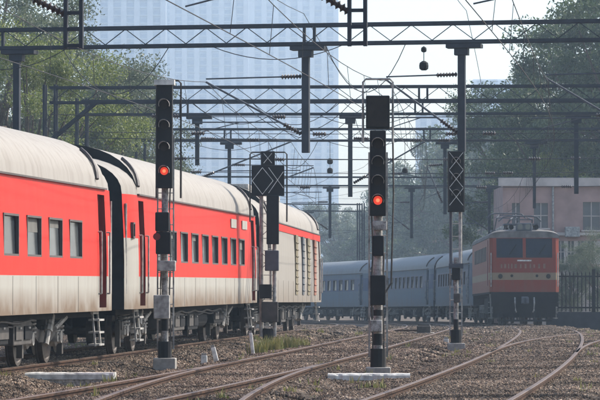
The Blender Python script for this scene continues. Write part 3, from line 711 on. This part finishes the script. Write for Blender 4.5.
for (x, z, wd, hh, mt) in ((0, 1.62, .2, .3, SIGBLACK), (.02, 1.05, .16, .22, BOGIE)):
    mb = MB(); mb.box((x, -.12, z), (wd, .14, hh)); mb.build('junction_box', mt, r, bevel=.02)
ladder(r, .0, .15, .15, 4.2, .28)

# ------------------------------------------------------------------ overhead portals, drop arms, cantilevers, wires
BOOM_Z, BOOM_H = 7.72, .49
def insulator(mb, p0, p1, r=.075, n=7):
    p0, p1 = Vector(p0), Vector(p1); d = p1-p0; prof = [(0, .03)]
    for i in range(n): a0 = d.length*(i+.1)/n; prof += [(a0, r*.45), (a0+d.length*.35/n, r), (a0+d.length*.7/n, r*.45)]
    prof.append((d.length, .03)); mb.lathe(p0, d, prof, 8)
def portal(Y, label, x0, x1, arms, boomz=BOOM_Z, lattice=True, tracks=(T1, T2, T3), colL=True, colR=True, laced=False, rot_extra=0.0, knee=False, spans=(), jumpers=4):
    p = P(Y, 0); root = thing('overhead_portal', label, 'gantry', p, (0, 0, head(Y)+rot_extra), 'overhead line portals')
    for z in (boomz, boomz+BOOM_H):
        for y in (-.2, .2):
            mb = MB(); mb.box(((x0+x1)/2, y, z), (x1-x0, .085, .085)); mb.build('chord', STEELP, root)
    if lattice:
        x = x0+.1; k = 0
        while x+.55 < x1-.05:
            za, zb_ = (boomz+.04, boomz+BOOM_H-.04) if k % 2 == 0 else (boomz+BOOM_H-.04, boomz+.04)
            mb = MB(); mb.bar((x, -.2, za), (x+.55, -.2, zb_), .022, .022); mb.build('brace', STEELP, root); x += .55; k += 1
        x = x0+3.6
        while x < x1-1:
            for dx in (0, .27):
                mb = MB(); mb.box((x+dx, -.2, boomz+BOOM_H/2), (.07, .10, BOOM_H-.09)); mb.build('joint_post', STEELP, root)
            x += 8.5
    for (xc, on, s_) in ((x0, colL, 1), (x1, colR, -1)):
        if not on: continue
        gzl = -.6
        for yy in (-.22, .22):
            for xx in (-.18, .18):
                mb = MB(); mb.box((xc+xx, yy, (boomz+BOOM_H+.1+gzl)/2), (.08, .08, boomz+BOOM_H+.1-gzl)); mb.build('column_leg', STEELP, root)
        z = 0.0; k = 0
        while z < boomz-.4:
            mb = MB(); mb.bar((xc-.18*(1 if k % 2 else -1), -.22, z), (xc+.18*(1 if k % 2 else -1), -.22, z+.45), .035, .02); mb.build('column_lacing', STEELP, root); z += .45; k += 1
        if not knee: continue
        mb = MB(); mb.bar((xc, -.2, boomz-1.25), (xc+s_*1.5, -.2, boomz), .10); mb.bar((xc, .2, boomz-1.25), (xc+s_*1.5, .2, boomz), .10); mb.build('knee_brace', STEELP, root)
    for (xo, zbot, trk, wd) in arms:
        mb = MB()
        if laced:
            for s_ in (-1, 1): mb.box((xo+s_*.115, 0, (boomz-.05+zbot)/2), (.055, .10, boomz-.05-zbot))
            arm = mb.build('drop_arm', STEELP, root); z = zbot+.04; 
            while z < boomz-.1: m2 = MB(); m2.box((xo, 0, z), (.175, .06, .05)); m2.build('batten', STEELP, arm); z += .24
        else:
            mb.box((xo, 0, (boomz-.05+zbot)/2), (wd, wd, boomz-.05-zbot)); mb.box((xo+.07, 0, boomz-.115), (.92, .45, .10)); mb.box((xo, 0, boomz-.26), (.36, .3, .18))
            arm = mb.build('drop_arm', STEELP, root)
        if trk is None: continue
        s_ = 1 if trk > xo else -1; reach = abs(trk-xo)
        za = min(zbot+.25, 5.2); zc = 6.75; tp = Vector((trk, 0, zc))
        # bracket tube, stay tube, register arm with insulators
        b0 = Vector((xo+s_*.12, 0, za+.25)); d = (tp-b0).normalized()
        mb = MB(); mb.cyl(b0+d*.55, tp, .028, 7); br = mb.build('bracket_tube', STEEL, root)
        m2 = MB(); insulator(m2, b0, b0+d*.55); m2.build('insulator', INS, br)
        s0 = Vector((xo+s_*.12, 0, zc+.12)); d2 = (tp+Vector((0, 0, .08))-s0).normalized()
        mb = MB(); mb.cyl(s0+d2*.55, tp+Vector((0, 0, .08)), .022, 6); st = mb.build('stay_tube', STEEL, root)
        m2 = MB(); insulator(m2, s0, s0+d2*.55); m2.build('insulator', INS, st)
        q = b0+d*.66; e_ = Vector((trk+s_*.35, 0, q.z+.02))
        mb = MB(); mb.cyl(q, e_, .02, 6); mb.cyl(Vector((trk+s_*.1, 0, 5.43)), Vector((trk-s_*.9, 0, q.z)), .014, 5); mb.build('register_arm', STEEL, root)
    for (xa, xb, z, r_) in spans:      # cross wires with string insulators
        mb = MB(); n_ = 10; mb.tube([(xa+(xb-xa)*k/n_, -.3, z-.12*4*(k/n_)*(1-k/n_)) for k in range(n_+1)], r_, 5); sp_ = mb.build('span_wire', WIRE, root)
        for t_ in sorted(random.uniform(.05, .95) for _ in range(4)):
            m2 = MB(); xx = xa+(xb-xa)*t_; zz = z-.12*4*t_*(1-t_); insulator(m2, (xx-.22, -.3, zz), (xx+.22, -.3, zz), .085, 5); m2.build('insulator', INS, sp_)
    for k in range(jumpers):           # slack jumper cables looping under the boom
        xa = random.uniform(x0+1, x1-4); xb = xa+random.uniform(.8, 4.2); za = zb_ = boomz-.03; sg = random.uniform(.25, 1.3); ya = yb_ = -.2
        mb = MB(); mb.tube([(xa+(xb-xa)*t, ya+(yb_-ya)*t, za+(zb_-za)*t-sg*4*t*(1-t)) for t in np.linspace(0, 1, 12)], .012, 5); mb.build('jumper_cable', WIRE, root)
    return root
portal(50, 'nearest overhead portal, laced arms hanging from the top edge of the frame', -7.4, 15.5, [(3.1, 4.83, T1, .2), (7.27, 4.83, T2, .2), (11.9, 4.83, T3, .2)], laced=True)
portal(90, 'second overhead portal, lattice boom spanning the whole top of the frame', -9.4, 15.8, [(-5.2, 4.9, None, .17), (2.7, 4.85, T1, .19), (6.85, 4.85, T2, .19), (11.5, 4.85, T3, .19)], rot_extra=-.12)
portal(111, 'third overhead portal, its boom just above the left red lamp signal', -7.2, 15.8, [], boomz=7.45, knee=True, spans=[(-7.2, 15.8, 7.05, .013), (-7.2, 15.8, 6.5, .011)])
portal(123, 'fourth overhead portal close behind the third with short hanging arms', -7.6, 15.6, [(-3.4, 5.9, T1, .15), (2.15, 4.75, T2, .16), (10.3, 4.85, None, .16)], boomz=7.75, spans=[(-7.6, 15.6, 6.9, .014), (-7.6, 15.6, 6.2, .012)])
portal(145, 'fifth overhead portal in front of the locomotive, thin double boom', -7.4, 15.6, [(-3.6, 5.2, T1, .15), (5.6, 4.75, T2, .15), (9.4, 5.0, None, .13)], boomz=7.9, spans=[(-7.4, 15.6, 7.2, .016), (-7.4, 15.6, 6.6, .014), (-7.4, 15.6, 6.0, .014)])
portal(194, 'sixth overhead portal, hazy above the blue coaches', -7.4, 15.6, [(2.2, 4.8, T1, .15), (6.9, 4.8, T2, .15), (11.4, 4.8, T3, .15)], boomz=7.8, lattice=False)
portal(240, 'farthest hazy overhead portal beyond the blue coaches', -7.4, 15.6, [(2.2, 4.8, T1, .15), (6.9, 4.8, T2, .15), (11.4, 4.8, T3, .15)], boomz=7.8, lattice=False)
SUP = [6, 50, 90, 123, 145, 194, 240, 280]
tn = {T1: 'red train track', T2: 'empty middle track', T3: 'locomotive track'}
for T in (T1, T2, T3):
    mb = MB(); pts = []; mc = MB(); pc = []
    for a0, a1 in zip(SUP[:-1], SUP[1:]):
        for k in range(12):
            t = k/12; Y = a0+(a1-a0)*t; pts.append(P(Y, T, 6.75-1.0*4*t*(1-t)*((a1-a0)/50)**2)); pc.append(P(Y, T+.15*math.cos(Y*.07), 5.40))
    mb.tube(pts, .009, 5); o = mb.build('catenary_wire', WIRE); tag(o, 'sagging upper overhead wire above the '+tn[T], 'wire', 'overhead wires')
    mc.tube(pc, .009, 5); o2 = mc.build('contact_wire', WIRE); tag(o2, 'level lower overhead wire above the '+tn[T], 'wire', 'overhead wires')
    for a0, a1 in zip(SUP[:-1], SUP[1:]):
        for k in range(1, 8):
            t = k/8; Y = a0+(a1-a0)*t; zt = 6.75-1.0*4*t*(1-t)*((a1-a0)/50)**2
            m2 = MB(); m2.cyl(P(Y, T+.15*math.cos(Y*.07), 5.41), P(Y, T, zt), .006, 4); m2.build('dropper', WIRE, o)
# feeder wires carried along the booms, slightly off the tracks
for i, (T, z, lab) in enumerate(((2.6, 8.55, 'high feeder wire above the gap between red train and middle track'), (6.9, 8.6, 'high feeder wire above the two right hand signals'), (13.5, 8.7, 'high feeder wire along the right edge above the fence'))):
    mb = MB(); pts = []
    for a0, a1 in zip(SUP[:-1], SUP[1:]):
        for k in range(8): t = k/8; Y = a0+(a1-a0)*t; pts.append(P(Y, T, z-.5*4*t*(1-t)))
    mb.tube(pts, .009, 5); tag(mb.build('feeder_wire', WIRE), lab, 'wire', 'overhead wires')
# hanging weights on thin rods under the booms
for (px, Y, zs_, lab) in ((424, 89.8, [7.60, 7.17], 'dark round weight hanging under the lattice boom right of the hooped signal'), (330, 144.6, [7.0, 6.6], 'pair of small dark weights hanging left of the middle drop arm'), (405, 144.6, [6.6], 'small dark weight hanging between hooped signal and crossed-out signal')):
    X = (px-300)/FPX*Y; zt = (BOOM_Z if Y < 100 else 7.9)-drop(Y)-.03
    rt = thing('hanging_weight', lab, 'weight', (X, Y, zt))
    mb = MB(); mb.cyl((0, 0, 0), (0, 0, min(zs_)-drop(Y)-zt), .012, 5); mb.build('rod', WIRE, rt)
    for i, z in enumerate(zs_):
        rr = .075 if (i == 0 and Y < 100) else .125
        mb = MB(); mb.lathe((0, 0, z-drop(Y)-zt-rr), (0, 0, 1), [(0, rr*.5), (rr*.35, rr*.95), (rr, rr), (rr*1.6, rr*.9), (rr*2, rr*.35)], 12); mb.build('bob', SIGBLACK, rt)

# ------------------------------------------------------------------ small things on the ground
def slab(px0, px1, Y, label):
    wdt = (px1-px0)/FPX*Y; c = at((px0+px1)/2, Y)
    mb = MB(); n = 10; z0, z1 = -.30, -.035
    r_ = random.Random(int(px0)); prev = None
    o = thing('concrete_slab', label, 'slab', (c.x, Y, 0), (0, 0, -.03), 'whitewashed slabs')
    mb = MB(); ns = 22                  # worn slab: chipped edges, uneven top
    for k in range(ns+1):
        x = -wdt/2+wdt*k/ns; j = [r_.uniform(-.0035, .0035) for _ in range(8)]; ch = r_.choice([0]*9+[.02])
        mb.v += [(x, -.30+j[0]+ch, -.14+j[1]), (x, .30+j[2], -.14), (x, .30+j[3], -.04+j[4]), (x, -.27+j[5]+ch, -.035+j[6]), (x, -.30+j[7]+ch, -.06-ch*.5)]
    for k in range(ns):
        for q in range(5): mb.f.append((k*5+q, k*5+(q+1)%5, k*5+5+(q+1)%5, k*5+5+q)); mb.m.append(0)
    mb.f += [(0, 4, 3, 2, 1), tuple(ns*5+q for q in range(5))]; mb.m += [0, 0]
    b = mb.build('slab_top', WCONC, o)
    mb = MB(); mb.box((0, .0, -.25), (wdt-.03, .56, .27)); mb.build('slab_footing', ROUGH, o)
slab(328, 410, 54.0, 'long whitewashed concrete slab at the foot of the hooped right signal')
slab(27, 115, 54.6, 'long whitewashed concrete slab beside the nearest coach bogie')
def marker(px, Y, hgt, label, lean=0.0, wd=.13):
    c = at(px, Y); o = thing('marker_post', label, 'post', (c.x, Y, c.z-.05), (0, lean, 0))
    mb = MB(); mb.box((0, 0, hgt/2), (wd, wd*.8, hgt)); mb.build('post_body', WHITEP, o, bevel=.02)
    mb = MB(); mb.box((0, 0, hgt+.02), (wd*.8, wd*.6, .05)); mb.build('post_cap', CONC, o)
marker(204, 67.5, .34, 'short white marker stone left of the leaning marker')
marker(218, 68.0, .42, 'leaning white marker stone beside the short one', -.25, .10)
marker(253.5, 72.5, .55, 'thin leaning white post left of the grass tuft', -.12, .08)
marker(446, 84, .18, 'tiny white stone left of the crossed-out signal base')
def pointbox(px, Y, label):
    c = at(px, Y); o = thing('point_machine', label, 'machine', (c.x, Y, c.z), (0, 0, head(Y)))
    mb = MB(); mb.box((0, 0, .16), (.42, .85, .22)); mb.build('case', BOGIE, o, bevel=.03)
    mb = MB(); mb.box((0, 0, .285), (.36, .5, .05)); mb.build('lid', SIGBLACK, o, bevel=.02)
    mb = MB(); mb.cyl((-.9, .1, .12), (-.2, .1, .12), .025, 6); mb.build('throw_rod', RAIL, o)
    mb = MB(); mb.box((0, 0, .02), (.6, 1.1, .08)); mb.build('base', CONC, o)
pointbox(424, 104, 'low dark point machine beside the track left of crossed-out signal')
# blades of grass
def blades(n, rad, hmin, hmax, seed):
    r_ = np.random.default_rng(seed); mb = MB()
    for i in range(n):
        a_ = r_.uniform(0, 6.28); d = rad*math.sqrt(r_.uniform(0, 1)); x, y = d*math.cos(a_), d*math.sin(a_)
        hh = r_.uniform(hmin, hmax); b = r_.uniform(0, 6.28); wv = r_.uniform(.006, .014); ln = r_.uniform(.05, .45)*hh; t = r_.uniform(0, 6.28)
        dx, dy = wv*math.cos(b), wv*math.sin(b); lx, ly = ln*math.cos(t), ln*math.sin(t)
        i0 = len(mb.v); mb.v += [(x-dx, y-dy, 0), (x+dx, y+dy, 0), (x+dx*.7+lx*.35, y+dy*.7+ly*.35, hh*.6), (x-dx*.7+lx*.35, y-dy*.7+ly*.35, hh*.6), (x+lx, y+ly, hh)]
        mb.f += [(i0, i0+1, i0+2, i0+3), (i0+3, i0+2, i0+4)]; mb.m += [0, 0]
    return mb
def leaf_mat(name, cols, trans=.25):
    m = new_mat(name); n = m.node_tree.nodes; l = m.node_tree.links; b = n['Principled BSDF']; b.inputs['Roughness'].default_value = .55
    g = n.new('ShaderNodeNewGeometry'); cr = n.new('ShaderNodeValToRGB'); els = cr.color_ramp.elements
    while len(els) < len(cols): els.new(.5)
    for i, c in enumerate(cols): els[i].position = i/(len(cols)-1); els[i].color = (*c, 1)
    l.new(g.outputs['Random Per Island'], cr.inputs[0]); l.new(cr.outputs[0], b.inputs['Base Color'])
    tr = n.new('ShaderNodeBsdfTranslucent'); l.new(cr.outputs[0], tr.inputs[0]); mx = n.new('ShaderNodeMixShader'); mx.inputs[0].default_value = trans
    l.new(b.outputs[0], mx.inputs[1]); l.new(tr.outputs[0], mx.inputs[2]); l.new(mx.outputs[0], n['Material Output'].inputs[0])
    return m
GRASS = leaf_mat('grass_blades', [(.10, .13, .03), (.22, .22, .06), (.30, .26, .10)])
for (px, Y, rad, n, hh, lab) in ((272, 75.5, .26, 260, .42, 'tall yellow green grass clump below the diamond marked signal'), (285, 77.5, .3, 260, .36, 'wide green grass clump right of the diamond marked signal foot'), (297, 79.5, .3, 200, .3, 'low fading grass clump at the generator coach bogie'), (258, 73.5, .22, 200, .4, 'thin grass sprig beside the leaning white post')):
    c = at(px, Y); o = blades(n, rad, hh*.4, hh, int(px)).build('grass_clump', GRASS, loc=(c.x, Y, c.z-.02)); tag(o, lab, 'grass', 'grass clumps by the signals')
mbw = MB(); rr = np.random.default_rng(4)
for i in range(260):
    Y = rr.uniform(42, 120); hw = Y*.09; x = rr.uniform(-hw, hw); off = x-Xc(Y)
    d = min(abs(off-t) for t in (T1, T2, T3))
    if d < 1.1 and rr.uniform() < .8: continue
    s_ = blades(int(rr.integers(6, 22)), rr.uniform(.05, .16), .05, rr.uniform(.08, .22), i); i0 = len(mbw.v); z = gz(x, Y)-.01
    mbw.v += [(a+x, b+Y, c+z) for a, b, c in s_.v]; mbw.f += [tuple(q+i0 for q in f) for f in s_.f]; mbw.m += s_.m
o = mbw.build('weeds', GRASS); o['kind'] = 'stuff'; tag(o, 'small dry weeds scattered over the ballast', 'weeds')
# dull litter on the ballast
LIT = [WHITEP, LIGHTGREY, CONC]
# ------------------------------------------------------------------ fence and building at right
def fence():
    Yf = 158.0
    x0 = at(546, Yf).x; n = 12; wd = 2.2
    root = thing('railing_fence', 'dark iron railing fence on a low wall right of the locomotive', 'fence', (x0, Yf, -drop(Yf)-.36), (0, 0, -.05))
    mb = MB(); mb.box((n*wd/2, 0, .45), (n*wd, .25, 1.0)); mb.build('base_wall', STEELP, root)
    mp = MB(); mp.box((0, 0, 0), (.16, .16, 2.0)); pm = mp.mesh('post', BLACK)
    ms = MB(); ms.box((0, 0, 0), (.05, .04, 1.75)); ms.cyl((0, 0, .87), (0, 0, 1.0), .035, 5, r1=.002); sm_ = ms.mesh('bar', BLACK)
    for i in range(n+1): place('post', pm, root, (i*wd, 0, 1.93))
    for z in (1.15, 2.6): mb = MB(); mb.box((n*wd/2, .03, z), (n*wd, .04, .07)); mb.build('rail_bar', BLACK, root)
    for i in range(n):
        for k in range(1, 12): place('bar', sm_, root, (i*wd+k*wd/12, -.02, 1.85))
fence()
PINK = M('pink_plaster', (.36, .225, .19), .9, .22, 1.2, bump=.15)
PALE = M('pale_plaster', (.50, .42, .37), .9, .2, 1.5)
BGLASS = glass_dark('building_glass', (.06, .07, .09))
def building():
    Yb = 186.0; s_ = FPX/Yb; X0 = (503-300)/s_; X1 = (640-300)/s_; g = -drop(Yb)-.4; W = X1-X0; Hh = 7.9
    root = thing('station_building', 'pink plastered two storey building behind the locomotive and fence', 'building', (X0, Yb, g))
    px = lambda p: (p-300)/s_-X0; pz = lambda y: (HORIZON-y)/s_+CAM_Z-g
    ops = []
    for (a0, a1, y0, y1) in ((534, 548, 228, 203), (583, 600, 230, 202), (512, 520, 228, 203), (612, 626, 230, 202)): ops.append((px(a0), px(a1), pz(y0), pz(y1), .18))
    for (a0, a1) in ((558, 564), (568, 574), (578, 584), (588, 594), (600, 607)): ops.append((px(a0), px(a1), pz(263), pz(241), .18))
    mb = MB(); grid_wall(mb, lambda u, v, d: (u, d, v), [0, W], [0, pz(216), Hh], ops, lambda u, v: 0 if v > pz(236) else 1, 1)
    D = 9
    mb.quad([(0, 0, 0), (0, 0, Hh), (0, D, Hh), (0, D, 0)]); mb.quad([(W, 0, 0), (W, D, 0), (W, D, Hh), (W, 0, Hh)]); mb.quad([(0, D, 0), (0, D, Hh), (W, D, Hh), (W, D, 0)]); mb.quad([(0, 0, Hh), (W, 0, Hh), (W, D, Hh), (0, D, Hh)])
    mb.build('wall', [PINK, PALE], root)
    mb = MB(); mb.box((W/2, -.06, Hh+.2), (W+.5, .35, .45)); mb.build('parapet', PALE, root); mb = MB(); mb.box((W/2, -.10, pz(234)), (W+.1, .2, .16)); mb.build('string_course', PALE, root)
    for o in ops:
        mb = MB(); mb.quad([(o[0], .16, o[2]), (o[1], .16, o[2]), (o[1], .16, o[3]), (o[0], .16, o[3])]); wd = mb.build('window', BGLASS, root)
        mb = MB(); c = (o[0]+o[1])/2; mb.box((c, .12, (o[2]+o[3])/2), (.05, .05, o[3]-o[2])); mb.box((c, .12, (o[2]+o[3])/2), (o[1]-o[0], .04, .05)); mb.build('mullion', PALE, wd)
        mb = MB(); mb.box((c, -.07, o[2]-.05), (o[1]-o[0]+.2, .2, .08)); mb.build('sill', PALE, wd)
    # air conditioner boxes
    for p in (526, 572): mb = MB(); mb.box((px(p), -.22, pz(232)), (.8, .42, .55)); mb.build('air_conditioner', LIGHTGREY, root, bevel=.03)
    mb = MB(); mb.cyl((px(553), -.08, 0), (px(553), -.08, Hh), .06, 8); mb.build('drain_pipe', LIGHTGREY, root)
building()

# ------------------------------------------------------------------ far towers in the haze
TW = M('tower_concrete', (.74, .74, .74), .85, .1, .2); TD = M('tower_recess', (.58, .62, .66), .7, .2, .2); TG = glass_dark('tower_glass', (.44, .49, .56), .5)  # tower colours paled, part of the haze is in the paint
def tower(label, px0, px1, Y, ht, bays, floors_h=3.3, D=18):
    s_ = FPX/Y; X0, X1 = (px0-300)/s_, (px1-300)/s_; W = X1-X0
    root = thing('apartment_tower', label, 'tower', (X0, Y, -drop(Y)-.4), (0, 0, 0), 'hazy apartment towers')
    mb = MB(); mb.box((W/2, D/2+.6, ht/2), (W, D, ht)); mb.build('core_wall', TD, root)
    bw_ = W/bays
    mp = MB(); mp.box((0, 0, ht/2), (bw_*.42, 1.2, ht+1)); pm = mp.mesh('pier', TW)
    for i in range(bays+1): place('pier', pm, root, (i*bw_, .3, 0))
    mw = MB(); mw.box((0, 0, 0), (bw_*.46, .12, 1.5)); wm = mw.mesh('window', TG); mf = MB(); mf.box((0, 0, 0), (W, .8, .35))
    fm = mf.mesh('floor_slab', TW); z = 3.0
    while z < ht-2:
        for i in range(bays): place('window', wm, root, ((i+.5)*bw_, .56, z+1.3))
        place('floor_slab', fm, root, (W/2, .5, z)); z += floors_h
    mb = MB(); mb.box((W/2, D/2, ht+.9), (W+.6, D*.9, .8)); mb.build('roof_slab', TW, root)
    return root
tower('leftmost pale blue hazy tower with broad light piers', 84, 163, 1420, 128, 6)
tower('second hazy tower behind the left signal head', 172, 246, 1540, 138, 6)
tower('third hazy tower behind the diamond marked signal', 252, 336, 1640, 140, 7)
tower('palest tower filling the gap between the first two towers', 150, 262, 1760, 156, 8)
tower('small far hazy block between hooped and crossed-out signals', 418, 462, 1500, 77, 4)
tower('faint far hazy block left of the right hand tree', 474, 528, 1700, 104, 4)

# ------------------------------------------------------------------ trees
LEAFS = [leaf_mat('leaf_yellow_green', [(.07, .10, .025), (.16, .20, .045), (.24, .26, .07)], .4), leaf_mat('leaf_dark_green', [(.035, .06, .025), (.07, .11, .04), (.12, .155, .065)], .35), leaf_mat('leaf_grey_green', [(.06, .085, .05), (.11, .14, .08), (.18, .20, .125)], .4)]
BARK = M('bark', (.10, .075, .055), .95, .4, 9, bump=.6)
def crown_mesh(seed, H, R, zlo, nclump, per, lsize, mat):
    r_ = np.random.default_rng(seed); cs = []
    while len(cs) < nclump:
        p = r_.uniform(-1, 1, 3)
        if np.linalg.norm(p) > 1 or (np.linalg.norm(p) < .45 and r_.uniform() < .7): continue
        wob = 1+.25*math.sin(3*math.atan2(p[1], p[0])+seed)+.12*math.sin(5*p[2]+seed)
        cs.append((p[0]*R*wob, p[1]*R*wob, zlo+(H-zlo)*(p[2]*.5+.5)))
    cs = np.array(cs); n = nclump*per
    cr = r_.uniform(.55, 1.25, nclump)*R/4.2
    cen = np.repeat(cs, per, 0); rad = np.repeat(cr, per)
    d = r_.normal(size=(n, 3)); d /= np.linalg.norm(d, axis=1)[:, None]; d[:, 2] *= .75
    pos = cen+d*(rad*r_.uniform(.1, 1, n)**.7)[:, None]
    t1 = r_.normal(size=(n, 3)); t1[:, 2] -= .4; t1 /= np.linalg.norm(t1, axis=1)[:, None]
    t2 = np.cross(t1, r_.normal(size=(n, 3))); t2 /= np.linalg.norm(t2, axis=1)[:, None]
    ls = (lsize*r_.uniform(.6, 1.3, n))[:, None]
    v = np.stack([pos-t1*ls, pos+t2*ls*.45, pos+t1*ls, pos-t2*ls*.45], 1).reshape(-1, 3)
    me = bpy.data.meshes.new('crown'); me.vertices.add(n*4); me.vertices.foreach_set('co', v.astype(np.float32).ravel())
    me.loops.add(n*4); me.loops.foreach_set('vertex_index', np.arange(n*4, dtype=np.int32)); me.polygons.add(n)
    me.polygons.foreach_set('loop_start', np.arange(0, n*4, 4, dtype=np.int32)); me.materials.append(mat); me.update(calc_edges=True)
    return me, cs
def trunk_mesh(seed, H, R, zlo, cs):
    r_ = random.Random(seed); mb = MB(); rt = H*.022
    pts = [Vector((0, 0, -.3))]; x = y = 0
    for k in range(1, 6): x += r_.uniform(-.25, .25); y += r_.uniform(-.25, .25); pts.append(Vector((x, y, (zlo+(H-zlo)*.55)*k/5)))
    for k in range(5): mb.cyl(pts[k], pts[k+1]+(pts[k+1]-pts[k])*.03, rt*(1-.15*k), 9, r1=rt*(1-.15*(k+1)))
    idx = list(range(len(cs))); r_.shuffle(idx)
    for i in idx[:40]:
        c = Vector(cs[i]); b = pts[r_.randint(2, 4)]+Vector((0, 0, r_.uniform(0, .5))); m = (b+c)/2+Vector((0, 0, -.4))
        mb.cyl(b, m, rt*.35, 6, r1=rt*.22); mb.cyl(m, c, rt*.22, 5, r1=rt*.07)
    return mb.mesh('trunk', BARK)
PROTO = {}
def proto(k, seed, H, R, zlo, nclump, per, ls, mi):
    me, cs = crown_mesh(seed, H, R, zlo, nclump, per, ls, LEAFS[mi]); PROTO[k] = (me, trunk_mesh(seed, H, R, zlo, cs), H)
proto('a', 1, 14, 4.6, 2.0, 85, 720, .065, 0)
proto('b', 2, 14, 5.0, 2.0, 90, 720, .065, 2)
proto('c', 3, 17, 5.6, 3.0, 105, 760, .105, 1)
proto('d', 4, 15, 5.5, 1.5, 80, 360, .15, 2)
proto('e', 5, 15, 5.0, 1.0, 80, 360, .15, 1)
def tree(k, px, Y, H, rz, label, group, wide=1.0):
    me, tm, h0 = PROTO[k]; s_ = H/h0; X = (px-300)/FPX*Y
    o = thing('leafy_tree', label, 'tree', (X, Y, ground_z(X, Y) if Y < 300 else -drop(Y)-.36), (0, 0, rz), group)
    for nm, m in (('trunk', tm), ('crown', me)):
        c = place(nm, m, o); c.scale = (s_*wide, s_*wide, s_)
LT, RT, MT = 'trees behind the red train', 'trees behind the pink building', 'hazy trees beyond the blue coaches'
tree('a', 32, 132, 12.6, .4, 'bright yellow green tree at far left behind the nearest coach', LT)
tree('b', 112, 152, 12.6, 1.2, 'grey green tree between the far left tree and the left signal', LT, .95)
tree('e', 70, 170, 12.0, 2.0, 'dark tree behind and between the two left trees', LT)
tree('b', -10, 150, 17.5, 3.0, 'tall tree cut off by the top left corner', LT)
tree('d', 148, 185, 9.2, 3.0, 'low grey tree close to the left signal head', LT)
tree('d', 30, 180, 17, 1.0, 'high hazy tree rising behind the bright far left tree', LT)
tree('c', 588, 206, 20.0, .3, 'tall dark tree rising over the pink building at right', RT)
tree('c', 640, 196, 21.0, 2.3, 'tall dark tree cut off by the right edge', RT)
tree('c', 528, 222, 16.8, 1.0, 'lighter tree left of the tall dark tree at right', RT)
tree('d', 605, 212, 13.0, 2.0, 'lower bushy tree behind the building roof at right edge', RT)
tree('b', 606, 181, 5.5, 2.0, 'small yellowish tree in front of the pink building at the right edge', RT)
tree('b', 571, 182, 4.6, 1.0, 'small bush tree before the pink building just right of the locomotive', RT)
tree('a', 566, 200, 11.5, 4.0, 'yellowish tree showing between pink building roof and tall dark tree', RT)
for (k, px, Y, H, rz, lab) in (('d', 348, 345, 12.5, .2, 'small hazy tree just right of the generator coach'), ('e', 384, 335, 14.5, 1.5, 'hazy tree behind the hooped signal'), ('d', 418, 325, 15.5, 2.7, 'hazy tree midway between hooped and crossed-out signals'), ('e', 448, 310, 16.5, .9, 'hazy tree behind the crossed-out signal'), ('e', 482, 300, 18.5, 2.2, 'tall hazy tree left above the locomotive'), ('d', 510, 285, 17.0, 4.0, 'hazy tree above the locomotive cab'), ('d', 330, 420, 16.0, 1.1, 'faint far tree at the end of the red train'), ('e', 400, 430, 18.0, 3.3, 'faint far tree right of the hooped signal'), ('d', 365, 440, 16.0, 5.0, 'faint far tree left of the hooped signal'), ('d', 455, 410, 20.0, 5.5, 'faint far tree behind the crossed-out signal tree'), ('e', 285, 430, 15.0, 2.6, 'faint far tree above the generator coach roof'), ('d', 235, 450, 15.5, 0.4, 'faint far tree over the second coach roof'), ('e', 540, 330, 19.0, 1.9, 'hazy tree behind the lighter right tree')):
    tree(k, px, Y*1.45, H*(1.42 if px > 440 else (1.32 if px > 390 else 1.12)), rz, lab, MT, 1.1)

# ------------------------------------------------------------------ haze
hz = MB(); hz.box((0, 960, 92), (1000, 2080, 196)); hm = bpy.data.materials.new('haze_air'); hm.use_nodes = True
n = hm.node_tree.nodes; n.clear(); out = n.new('ShaderNodeOutputMaterial'); pv = n.new('ShaderNodeVolumePrincipled')
pv.inputs['Density'].default_value = HAZE_DENSITY; pv.inputs['Color'].default_value = (.64, .82, 1.0, 1); pv.inputs['Anisotropy'].default_value = 0.35
hm.node_tree.links.new(pv.outputs[0], out.inputs['Volume'])
ho = hz.build('haze', hm); ho['kind'] = 'stuff'; tag(ho, 'thin bluish haze filling the air over the railway yard', 'haze')
